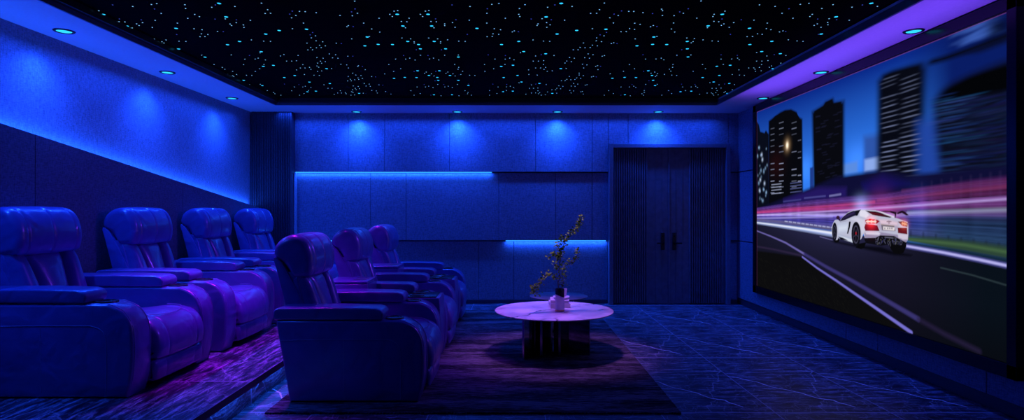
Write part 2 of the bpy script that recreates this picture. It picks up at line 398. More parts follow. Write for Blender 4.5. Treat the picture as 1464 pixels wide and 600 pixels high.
# double door
dr = struct(bpy.data.objects.new('door_1', None)); COL.objects.link(dr); dr.location = (0, 0, 0)
zt = 2.43
finish('door_frame', B(DX0, DX0+.062, 9.17, 9.36, 0, zt), M['door_frame'], dr, smooth=0, bevel=.006)
finish('door_frame', B(DX1-.062, DX1, 9.17, 9.36, 0, zt), M['door_frame'], dr, smooth=0, bevel=.006)
finish('door_frame', B(DX0+.062, DX1-.062, 9.17, 9.36, zt-.062, zt), M['door_frame'], dr, smooth=0, bevel=.006)
xm = (DX0+DX1)/2; lx0, lx1 = DX0+.065, DX1-.065
for s, (a, b) in ((-1, (lx0, xm-.004)), (1, (xm+.004, lx1))):
    bm = bmesh.new(); box(bm, a, b, 9.24, 9.30, .012, zt-.065)
    n0, n1 = (a+.015, b-.30) if s < 0 else (a+.30, b-.015)
    k = 0; w = .0345
    while n0+k*w+.02 < n1:
        xx = n0+k*w; vs = [(xx, 9.241), (xx+.005, 9.217), (xx+.020, 9.217), (xx+.025, 9.241)]
        A = [bm.verts.new((p[0], p[1], .02)) for p in vs]; Bv = [bm.verts.new((p[0], p[1], zt-.075)) for p in vs]
        for i in range(3): bm.faces.new((A[i], A[i+1], Bv[i+1], Bv[i]))
        bm.faces.new(A); bm.faces.new(Bv[::-1]); k += 1
    # plain stile with two shallow flutes
    for off in (.10, .2):
        xx = (b-off) if s < 0 else (a+off)
        box(bm, xx-.003, xx+.003, 9.234, 9.242, .02, zt-.075)
    leaf = finish('door_leaf', bm, M['door'], dr, smooth=0)
    hx = X_at(947, YB) if s < 0 else X_at(963.5, YB)
    h = finish('door_handle', B(hx-.03, hx+.03, 9.222, 9.2395, .825, 1.09), M['black'], leaf, bevel=.006)
    bm = bmesh.new(); tube(bm, [(hx, 9.222, .93), (hx, 9.175, .93), (hx+s*.02, 9.165, .93), (hx+s*.10, 9.163, .93)], .011, 10)
    lathe(bm, [(.022, .001), (.022, .012)], 0, 0, 20)
    for vv in bm.verts:
        if abs(vv.co.z) < .02: vv.co = Vector((hx+vv.co.x, 9.222-vv.co.z, .93+vv.co.y))
    box(bm, hx-.006, hx+.006, 9.218, 9.223, 1.02, 1.045)
    finish('handle_lever', bm, M['frame'], h)
tag(struct(finish('trim_1', B(xm-.011, xm+.011, 9.222, 9.2395, .012, zt-.065), M['door'], smooth=0, bevel=.003)))

# ------------------------------------------------------------------ downlights
def downlight():
    r = empty('recessed_downlight')
    bm = bmesh.new(); lathe(bm, [(.056, .02), (.056, -.004), (.062, -.009), (.074, -.007), (.079, 0), (.079, .02)], seg=40)
    finish('trim_ring', bm, M['black'], r)
    bm = bmesh.new(); lathe(bm, [(.054, .004), (.054, -.004), (.03, -.006), (.004, -.0065)], seg=40)
    finish('lens', bm, M['lens'], r); return r
def spot(loc, col, power, ang, blend, rad=.04, tgt=None, name='lamp'):
    l = bpy.data.lights.new(name, 'SPOT'); l.energy = power; l.color = col; l.spot_size = math.radians(ang); l.spot_blend = blend
    l.shadow_soft_size = rad
    o = bpy.data.objects.new(name, l); COL.objects.link(o); o.location = loc
    if tgt is not None:
        o.rotation_euler = (Vector(tgt)-Vector(loc)).to_track_quat('-Z', 'Y').to_euler()
    return o
BLUE = (.010, .074, 1.)
pl = downlight(); first = True
def area(loc, tgt, sx, sy, col, p, name='lamp', spread=180):
    l = bpy.data.lights.new(name, 'AREA'); l.shape = 'RECTANGLE'; l.size = sx; l.size_y = sy; l.energy = p; l.color = col; l.spread = math.radians(spread)
    o = bpy.data.objects.new(name, l); COL.objects.link(o); o.location = loc
    zdir = -(Vector(tgt)-Vector(loc)).normalized()     # local x along the strip
    xd = Vector((1, 0, 0)) if abs(sx) and name.endswith('_x') else Vector((0, 1, 0))
    xd = (xd-zdir*xd.dot(zdir)).normalized(); yd = zdir.cross(xd)
    o.rotation_euler = Matrix((xd, yd, zdir)).transposed().to_euler(); return o
LEDC = (.012, .10, 1.)
ym = (Y0+Y1)/2
# added area lamps without fittings, an even wash under the two lit ceiling borders
area((-3.70, 5.5, 2.89), (-3.70, 5.5, 0), 6.2, .05, BLUE, POW_WASHL, 'wash_lamp', 135)
area((-.2, 9.07, 2.89), (-.2, 9.07, 0), 6.6, .05, BLUE, POW_WASHB, 'wash_fill_x', 135)
o = area((-3.875, ym, ztop(ym)+.02), (-3.90, ym, ztop(ym)+1), Y1-Y0, .012, LEDC, POW_LEDL, 'strip_lamp')
o.rotation_euler = (Matrix.Rotation(-math.atan((2.07-1.46)/(9.1-4.47)), 3, 'X') @ o.rotation_euler.to_matrix()).to_euler()
area((SX-.012, 5., SZ-.049), (SX-.012, 5., 0), 8., .01, LEDC, POW_STEP, 'strip_lamp')
for (pa, pb, yy, zz) in ((417, 703, 9.268, 1.99), (723, 867, 9.303, .948), (417, 500, 9.303, .948)):
    xa, xb = X_at(pa, YB), X_at(pb, YB)
    area(((xa+xb)/2, yy-.012, zz), ((xa+xb)/2, yy+.02, zz-.3), xb-xa, .01, LEDC, POW_LEDB*(xb-xa), 'strip_lamp_x')
spots = []
for i, y in enumerate((5.0, 6.5, 8.0)):
    spots.append((-3.68, y, ('left ceiling border, largest and nearest', 'left ceiling border, between its two neighbours', 'left ceiling border, closest to the back corner')[i]))
for i, px_ in enumerate((510, 654, 797, 941)):
    spots.append((X_at(px_, 9.11), 9.10, ('back ceiling border, leftmost above the ribbed pillar side', 'back ceiling border, second from the left',
        'back ceiling border, above the branch in the vase', 'back ceiling border, above the double doors')[i]))
for i, y in enumerate((5.0, 6.5, 8.0)):
    spots.append((3.30, y, ('right ceiling border above the screen, largest and nearest', 'right ceiling border above the middle of the screen', 'right ceiling border at the far end of the screen')[i]))
for i, (x, y, lab) in enumerate(spots):
    o = pl if i == 0 else copy_tree(pl)
    o.location = (x, y, 2.9)
    tag(o, 'round recessed downlight in the '+lab, 'downlight', 'downlights around the ceiling border')
    if i < 3: spot((x, y, 2.885), BLUE, POW_L, 124, .9, .05)
    elif i < 7: spot((x, y, 2.885), BLUE, POW_B, 128, 1., .05)
    else: spot((x, y, 2.885), BLUE, POW_R, 80, .5, .03)
spot((-3.68, 3.5, 2.885), BLUE, POW_L, 124, .9, .05)
# ------------------------------------------------------------------ recliners: local x forward, y across, z up, 1.1 m wide
HW, AW = .55, .22
ARM = smoothline([(.50, .004), (.528, .12), (.54, .26), (.537, .40), (.515, .49), (.46, .56), (.37, .60)], 5, False)
ARM = [(-.45, .004)]+ARM+[(.1, .602), (-.2, .602), (-.545, .602), (-.55, .58), (-.50, .3)]
PAD = smoothline([(-.56, .606), (-.572, .64), (-.562, .68), (-.53, .694)], 3, False)+[(-.1, .697)]+smoothline([(.18, .690), (.222, .676), (.241, .648), (.236, .612)], 3, False)+[(.225, .605)]
SHELL = [(-.44, .15), (-.475, .30), (-.515, .48), (-.575, .73), (-.632, .95), (-.655, 1.03), (-.648, 1.05), (-.63, 1.045), (-.595, 1.015), (-.50, .85), (-.40, .64), (-.33, .42), (-.32, .15)]
HEAD = smoothline([(-.640, 1.045), (-.662, 1.075), (-.645, 1.145), (-.59, 1.198), (-.515, 1.222), (-.44, 1.203), (-.39, 1.145), (-.362, 1.05), (-.365, .955), (-.385, .905), (-.43, .893), (-.495, .885), (-.535, .935), (-.59, 1.01)], 4)
BACKPAD = [(-.515, .865), (-.475, .905), (-.462, .86), (-.415, .68), (-.365, .50), (-.335, .40), (-.375, .38), (-.43, .55)]
SEAT = smoothline([(-.30, .24), (-.30, .40), (-.15, .445), (.1, .448), (.32, .470), (.47, .455), (.545, .395), (.575, .31), (.572, .225), (.54, .195), (.3, .19), (-.1, .2)], 4)
FOOT = smoothline([(.2, .045), (.2, .18), (.40, .192), (.53, .187), (.56, .15), (.555, .08), (.52, .045)], 4)
def back_cushion(y0b, y1b, y0t, y1t, bulge, puff):
    """a channel of the back rest, narrower or wider at its foot"""
    zb, zt_ = .40, .935
    nu, nv = 14, 18; bm = bmesh.new(); g = {}
    for j in range(nv+1):
        v = j/nv; z_ = zb+(zt_-zb)*v; q = v**.8; y0 = y0b+(y0t-y0b)*q; y1 = y1b+(y1t-y1b)*q
        xb = -.285+(-.455+.285)*v
        for i in range(nu+1):
            u = i/nu; s = abs(2*u-1); t = abs(2*v-1)
            e = max(0, 1-s**3.2)**.5*max(0, 1-t**6)**.5
            x = xb-.045+(.045+bulge)*e+puff*(1-s*s)*(1-v)*.6
            g[i, j] = bm.verts.new((x, y0+(y1-y0)*u, z_))
    for j in range(nv):
        for i in range(nu): bm.faces.new((g[i, j], g[i+1, j], g[i+1, j+1], g[i, j+1]))
    # closed at the rear
    back = {}
    for j in (0, nv):
        for i in range(nu+1): back[i, j] = bm.verts.new((g[i, j].co.x-.05, g[i, j].co.y, g[i, j].co.z))
    for j in (0, nv):
        for i in range(nu): bm.faces.new((g[i, j], g[i+1, j], back[i+1, j], back[i, j]))
    bm.faces.new([g[0, j] for j in range(nv+1)]+[back[0, nv], back[0, 0]])
    bm.faces.new([g[nu, j] for j in range(nv+1)]+[back[nu, nv], back[nu, 0]])
    bm.faces.new([back[0, 0], back[nu, 0], back[nu, nv], back[0, nv]])
    return bm
def make_recliner():
    r = empty('recliner_armchair')
    lm, pm = M['leather'], M['piping']
    iw = HW-AW
    for s in (-1, 1):
        y0, y1 = (-HW, -iw) if s < 0 else (iw, HW)
        a = finish('armrest', prism(ARM, y0, y1, .022, 3), lm, r, smooth=50)
        finish('arm_pad', prism(PAD, y0-.002, y1+.002, .024, 5), lm, a, smooth=50)
        # seam on the outer side
        yo = s*(HW+.0005); bm = bmesh.new()
        tube(bm, smoothline([(-.515, yo, .455), (-.2, yo, .462), (.2, yo, .464), (.30, yo, .455), (.352, yo, .42), (.372, yo, .34), (.372, yo, .18), (.368, yo, .02)], 5, False), .0022, 6)
        tube(bm, [(-.05, yo, .46), (-.045, yo, .02)], .0012, 6)
        finish('piping', bm, pm, a, smooth=60)
        bm = bmesh.new()
        for yy in (y0+.022, y1-.022):
            q = [(x, yy, z_) for x, z_ in ARM[1:-4]]
            c0 = [(.3, .35)]
            tube(bm, [(x+.0195*(1 if i < 20 else .3)*0+((x-.3)/max(.01, math.hypot(x-.3, z_-.38)))*.001, yy, z_+((z_-.38)/max(.01, math.hypot(x-.3, z_-.38)))*.001) for i, (x, yy_, z_) in enumerate([(p[0], 0, p[2]) for p in q])], .0024, 6)
        finish('edge_piping', bm, pm, a, smooth=60)
        cy_ = (y0+y1)/2
        bm = bmesh.new(); lathe(bm, [(.052, .598), (.052, .606), (.056, .612), (.066, .610), (.07, .598)], .305, cy_, 36)
        ch = finish('cup_holder', bm, M['black'], a)
        bm = bmesh.new(); lathe(bm, [(.053, .600), (.053, .6065), (.01, .6050)], .305, cy_, 36)
        finish('cup_well', bm, M['frame'], ch)
    finish('seat_base', prism([(-.42, .03), (.48, .03), (.5, .19), (-.40, .35)], -iw-.002, iw+.002), M['black'], r, smooth=0)
    se = finish('seat_cushion', puffed(SEAT, -iw+.003, iw-.003, .045, 26, seams=(-.19, .19), sd=.004, sw=.010, crown=.012), lm, r, smooth=70)
    bm = bmesh.new()
    tube(bm, smoothline([(.30, -.29, 0.479), (.42, -.25, 0.480), (.485, -.12, 0.468), (.50, 0, 0.464), (.485, .12, 0.468), (.42, .25, 0.480), (.30, .29, 0.479)], 6, False), .0025, 6)
    finish('piping', bm, pm, se, smooth=60)
    finish('footrest', puffed(FOOT, -iw+.004, iw-.004, .03, 16, seams=(-.19, .19), sd=.003, sw=.01, crown=.006), lm, r, smooth=70)
    bk = finish('backrest', prism(SHELL, -iw+.005, iw-.005, .008, 2), lm, r, smooth=40)
    finish('back_padding', prism(BACKPAD, -.317, .317, .012, 3), lm, bk, smooth=60)
    finish('back_cushion', back_cushion(-.085, .085, -.190, .190, .045, .03), lm, bk, smooth=70)
    finish('back_cushion', back_cushion(-.312, -.091, -.312, -.196, .05, .02), lm, bk, smooth=70)
    finish('back_cushion', back_cushion(.091, .312, .196, .312, .05, .02), lm, bk, smooth=70)
    finish('headrest', puffed(HEAD, -.325, .325, .055, 30, seams=(-.235, .0, .235), sd=.007, sw=.009, k=6, crown=.008, radial=True), lm, bk, smooth=75)
    return r
rc = make_recliner()
RUGT = .014
front = [(-1.19, 4.48+.55), (-1.19, 4.48+1.5+.55), (-1.19, 4.48+3.0+.55)]
back = [(-3.05, 4.0+.55+1.30*i) for i in range(4)]
labs = ['reclining leather armchair of the front row on the rug, nearest the camera',
        'reclining leather armchair of the front row on the rug, between two consoles',
        'reclining leather armchair of the front row on the rug, farthest, closest to the back wall',
        'reclining leather armchair on the raised platform, nearest the camera',
        'reclining leather armchair on the raised platform, second from the camera',
        'reclining leather armchair on the raised platform, third from the camera',
        'reclining leather armchair on the raised platform, farthest, beside the ribbed pillar']
for i, (x, y) in enumerate(front+back):
    o = rc if i == 0 else copy_tree(rc)
    o.location = (x, y, RUGT if i < 3 else SZ+.001)
    if i >= 3: o.scale = (1.03, 1.0, 1.03)
    tag(o, labs[i], 'armchair', 'recliners of the front row' if i < 3 else 'recliners on the platform')

# consoles between the front row recliners
def make_console():
    r = empty('armrest_console')
    w = .19
    P = [(-.45, .004)]+smoothline([(.50, .004), (.522, .12), (.53, .3), (.53, .45), (.525, .58)], 4, False)+[(.518, .608), (-.13, .608), (-.50, .608)]
    finish('console_body', prism(P, -w, w, .008, 2), M['leather'], r, smooth=45)
    finish('console_tray', prism([(-.12, .6085), (.49, .6085), (.485, .618), (-.12, .618)], -w+.012, w-.012, .003, 2), M['frame'], r, smooth=45)
    bx = finish('storage_box', prism([(-.52, .609), (-.135, .609), (-.135, .735), (-.52, .735)], -w+.002, w-.002, .012, 3), M['leather'], r, smooth=45)
    finish('box_lid', prism([(-.515, .738), (-.137, .738), (-.137, .762), (-.515, .762)], -w+.004, w-.004, .010, 3), M['leather'], bx, smooth=45)
    bm = bmesh.new()
    for yy in (-.07, .07): finish('lid_slot', B(-.30, -.18, yy-.028, yy+.028, .7615, .7635), M['black'], bx, bevel=.001)
    for yy in (-.085, .085):
        bm = bmesh.new(); lathe(bm, [(.050, .617), (.050, .625), (.056, .630), (.066, .626), (.068, .617)], .30, yy, 36)
        c = finish('cup_holder', bm, M['black'], r)
        bm = bmesh.new(); lathe(bm, [(.051, .618), (.051, .6225), (.01, .621)], .30, yy, 36)
        finish('cup_well', bm, M['black'], c)
    return r
cn = make_console()
for i, y in enumerate((4.48+1.1+.2, 4.48+1.5+1.1+.2)):
    o = cn if i == 0 else copy_tree(cn)
    o.location = (-1.19, y, RUGT)
    tag(o, ('cup holder console with a raised storage box beside the nearest front row recliner', 'cup holder console with a raised storage box beside the farthest front row recliner')[i],
        'console', 'consoles between the front row recliners')

# ------------------------------------------------------------------ rug
def rug():
    x0, x1, y0, y1 = -1.73, 1.185, 4.26, 8.62
    bm = bmesh.new(); rnd = random.Random(3)
    per = []
    def edge(a, b, n, nx, ny, amp):
        for i in range(n):
            t = i/n; j = rnd.uniform(-amp, amp); per.append((a[0]+(b[0]-a[0])*t+nx*j, a[1]+(b[1]-a[1])*t+ny*j))
    edge((x0, y0), (x1, y0), 420, 0, 1, .007); edge((x1, y0), (x1, y1), 200, 1, 0, .002)
    edge((x1, y1), (x0, y1), 200, 0, 1, .006); edge((x0, y1), (x0, y0), 200, 1, 0, .002)
    A = [bm.verts.new((p[0], p[1], .001)) for p in per]; Bv = [bm.verts.new((p[0], p[1], RUGT-.001)) for p in per]
    n = len(per); bm.faces.new(A); bm.faces.new(Bv[::-1])
    for i in range(n): bm.faces.new((A[i], A[(i+1) % n], Bv[(i+1) % n], Bv[i]))
    return finish('area_rug', bm, M['rug'], smooth=0)
tag(rug(), 'large abraded grey brown rug under the front row and the round tables', 'rug')

# ------------------------------------------------------------------ coffee tables
def coffee_table(name, loc, R, H, mat, legs, t=.014):
    r = empty(name, loc)
    bm = bmesh.new(); lathe(bm, [(.01, H-t), (R-.012, H-t), (R-.002, H-t*.45), (R, H-t*.25), (R-.002, H), (.01, H)], seg=96)
    finish('table_top', bm, mat, r, smooth=30)
    for pts in legs:
        # each leg is a folded sheet of polished metal
        th = .018; P = [Vector(p) for p in pts]; bm = bmesh.new()
        Lf, Rt = [], []
        for i, p in enumerate(P):
            d = (P[min(len(P)-1, i+1)]-P[max(0, i-1)]).normalized(); nrm = Vector((-d.y, d.x))
            Lf.append(p+nrm*th/2); Rt.append(p-nrm*th/2)
        ring = Lf+Rt[::-1]
        A = [bm.verts.new((q.x, q.y, 0)) for q in ring]; Bv = [bm.verts.new((q.x, q.y, H-t-.0005)) for q in ring]
        n = len(ring)
        for i in range(n): bm.faces.new((A[i], A[(i+1) % n], Bv[(i+1) % n], Bv[i]))
        bm.faces.new(A[::-1]); bm.faces.new(Bv)
        lg = finish('leg', bm, M['mirror'], r, smooth=20, bevel=.002)
        e0, e1 = P[0], P[1]; d = (e0-e1).normalized(); bm = bmesh.new(); q = e0+d*.0035; w_ = Vector((-d.y, d.x))*.0105
        c4 = [q-d*.003-w_, q+d*.003-w_, q+d*.003+w_, q-d*.003+w_]
        A = [bm.verts.new((v.x, v.y, .0)) for v in c4]; Bv = [bm.verts.new((v.x, v.y, H-t-.001)) for v in c4]
        for i in range(4): bm.faces.new((A[i], A[(i+1) % 4], Bv[(i+1) % 4], Bv[i]))
        bm.faces.new(A[::-1]); bm.faces.new(Bv)
        finish('edge_strip', bm, M['chrome'], lg, smooth=0)
    return r
TX, TY, TH = .42, 6.10, .43-RUGT
ft = coffee_table('coffee_table', (TX, TY, RUGT), .593, TH, M['marble'],
    [[(-.31, -.335), (-.17, -.17), (-.045, -.03)], [(.335, -.165), (.18, -.12), (.035, -.04)], [(.225, .20), (.12, .12), (.03, .03)],
     [(-.135, -.20), (-.11, -.08), (-.02, -.005)], [(-.26, .22), (-.14, .10), (-.035, .025)], [(.04, -.20), (.03, -.12), (.005, -.03)]])
tag(ft, 'large round white marble coffee table on mirrored folded legs', 'coffee table')
st_ = coffee_table('side_table', (X_at(798.5, 7.05), 7.05, RUGT), .335, .437-RUGT, M['marble_grey'],
    [[(-.16, -.10), (0, 0)], [(.16, -.10), (0, .01)], [(0, .18), (0, .02)]], t=.012)
tag(st_, 'small dark stone topped round table behind the white marble table', 'coffee table')
TT = RUGT+TH
# books
def book(w, d, h, loc, rot, lab):
    r = empty('book', loc, label=lab, cat='book', group='books on the marble table'); r.rotation_euler.z = rot
    bm = bmesh.new(); box(bm, -w/2, w/2, -d/2, d/2, 0, .003); box(bm, -w/2, w/2, -d/2, d/2, h-.003, h); box(bm, -w/2, -w/2+.003, -d/2, d/2, .003, h-.003)
    finish('cover', bm, M['paper'], r, smooth=0)
    finish('pages', B(-w/2+.003, w/2-.005, -d/2+.005, d/2-.005, .003, h-.003), M['pages'], r, smooth=0); return r
bx_, by_ = X_at(800, 6.33), 6.33
book(.205, .27, .045, (bx_, by_, TT+.0005), .03, 'pale thick book lying behind the vase, lower of the two')
book(.19, .25, .032, (bx_, by_, TT+.046), -.06, 'pale book on top of the other, under the white dish')
bt = TT+.046+.032
bm = bmesh.new(); lathe(bm, [(.005, 0), (.058, 0), (.080, .010), (.088, .024), (.086, .026), (.005, .025)], seg=40)
o = finish('dish', bm, M['ceramic']); o.location = (X_at(802.5, 6.33), 6.33, bt+.0005)
tag(o, 'round white ceramic dish on top of the book stack', 'dish')
bm = bmesh.new(); lathe(bm, [(.004, .0), (.030, .0), (.035, .012), (.039, .075), (.035, .075), (.031, .02), (.004, .012)], seg=36)
o = finish('cup', bm, M['ceramic']); o.location = (X_at(805.5, 6.33), 6.345, bt+.0275)
tag(o, 'white ceramic cup standing on the round dish behind the vase', 'cup')

# vase: marble sleeve cut on a slant over a black glass body, copper foot
VX, VY = X_at(800.5, 6.0), 6.02
va = empty('vase', (VX, VY, TT+.0005), label='cylindrical vase, black above white marble cut on a slant, with copper foot', cat='vase')
bm = bmesh.new(); lathe(bm, [(.01, 0), (.044, 0), (.047, .003), (.047, .018), (.01, .018)], seg=40); finish('copper_foot', bm, M['brass'], va)
seg = 48; bm = bmesh.new()
def sl(k): return .152-.018*math.cos(2*PI*k/seg)
lo = [(.046*math.cos(2*PI*k/seg), .046*math.sin(2*PI*k/seg), .018) for k in range(seg)]
R_ = [lo, [(x, y, sl(k)) for k, (x, y, z_) in enumerate(lo)], [(x*.98, y*.98, sl(k)+.001) for k, (x, y, z_) in enumerate(lo)]]
rings(bm, R_, cap=True); finish('marble_sleeve', bm, M['marble'], va, smooth=40)
bm = bmesh.new(); lathe(bm, [(.01, .019), (.0445, .019), (.0448, .214), (.043, .224), (.038, .225), (.036, .215), (.036, .16), (.004, .155)], seg=48)
finish('black_body', bm, M['vase_black'], va, smooth=40)

# branch
pl_ = empty('leafy_branch', (VX, VY, TT+.165), label='tall thin branch with small olive leaves standing in the slanted marble vase', cat='plant')
k_ = VY/F
def bp(cx, cy, dy=0.):   # measured on the enlarged photo, in metres from the vase mouth
    return Vector(((740+cx/3.75-(VX/VY*F+732))*k_, dy, EYE+(300-(295+cy/3.75))*k_-(TT+.165)))
stems = [([(224, 500, .0), (219, 435, .0), (217, 405, .0), (229, 378, .01), (221, 345, .0), (228, 292, -.02), (231, 240, -.02), (252, 192, 0), (278, 150, .02), (314, 128, .03), (330, 92, .04), (345, 58, .05)], .0055, .0012),
         ([(224, 500, .01), (238, 438, .015), (246, 402, .03), (240, 365, .04), (252, 330, .05), (290, 300, .07), (322, 272, .08), (325, 222, .09)], .0032, .001),
         ([(219, 412, 0), (198, 375, -.03), (160, 360, -.05), (125, 398, -.07), (92, 425, -.09), (82, 450, -.1), (112, 462, -.1)], .003, .001),
         ([(228, 292, -.02), (212, 262, -.04), (190, 248, -.06), (168, 262, -.08)], .0025, .001),
         ([(231, 240, -.02), (215, 215, 0), (222, 196, .03)], .0022, .001), ([(252, 192, 0), (240, 165, -.02), (218, 172, -.03)], .002, .0008),
         ([(229, 378, .01), (250, 385, .04), (262, 350, .06)], .002, .001), ([(221, 345, 0), (205, 330, .03), (196, 300, .05)], .002, .001),
         ([(240, 402, .03), (248, 420, .05), (262, 404, .07)], .0015, .0008)]
bm = bmesh.new(); tw = []
for pts, ra, rb in stems:
    P = smoothline([tuple(bp(*p)) for p in pts], 5, False); tube(bm, P, ra, 7, r1=rb); tw.append(P)
finish('stem', bm, M['bark'], pl_, smooth=60)
rnd = random.Random(11); bm = bmesh.new()
def leaf(c, s):
    q = Matrix.Rotation(rnd.uniform(0, 2*PI), 3, 'Z') @ Matrix.Rotation(rnd.uniform(-1.1, 1.1), 3, 'X') @ Matrix.Rotation(rnd.uniform(-.8, .8), 3, 'Y')
    out = [(0, 0, 0), (.35, .32, .05), (.75, .36, .07), (1, 0, .0), (.75, -.36, .07), (.35, -.32, .05)]
    V = [bm.verts.new(Vector(c)+(q @ Vector(p))*s) for p in out]
    bm.faces.new((V[0], V[1], V[2], V[3])); bm.faces.new((V[0], V[3], V[4], V[5]))
for j, P in enumerate(tw):
    n = len(P); n0 = int(n*.38) if j == 0 else int(n*.45) if j == 1 else int(n*.12)
    tot = (240, 90, 170, 60, 34, 30, 26, 26, 18)[j]
    for i in range(tot):
        t = rnd.uniform(n0, n-1); a = Vector(P[int(t)]); b_ = Vector(P[min(n-1, int(t)+1)])
        c = a+(b_-a)*(t-int(t))+Vector((rnd.gauss(0, .014), rnd.gauss(0, .016), rnd.gauss(0, .014)))
        leaf(c, rnd.uniform(.018, .031))
me = finish('foliage', bm, M['leaf'], pl_, smooth=0)

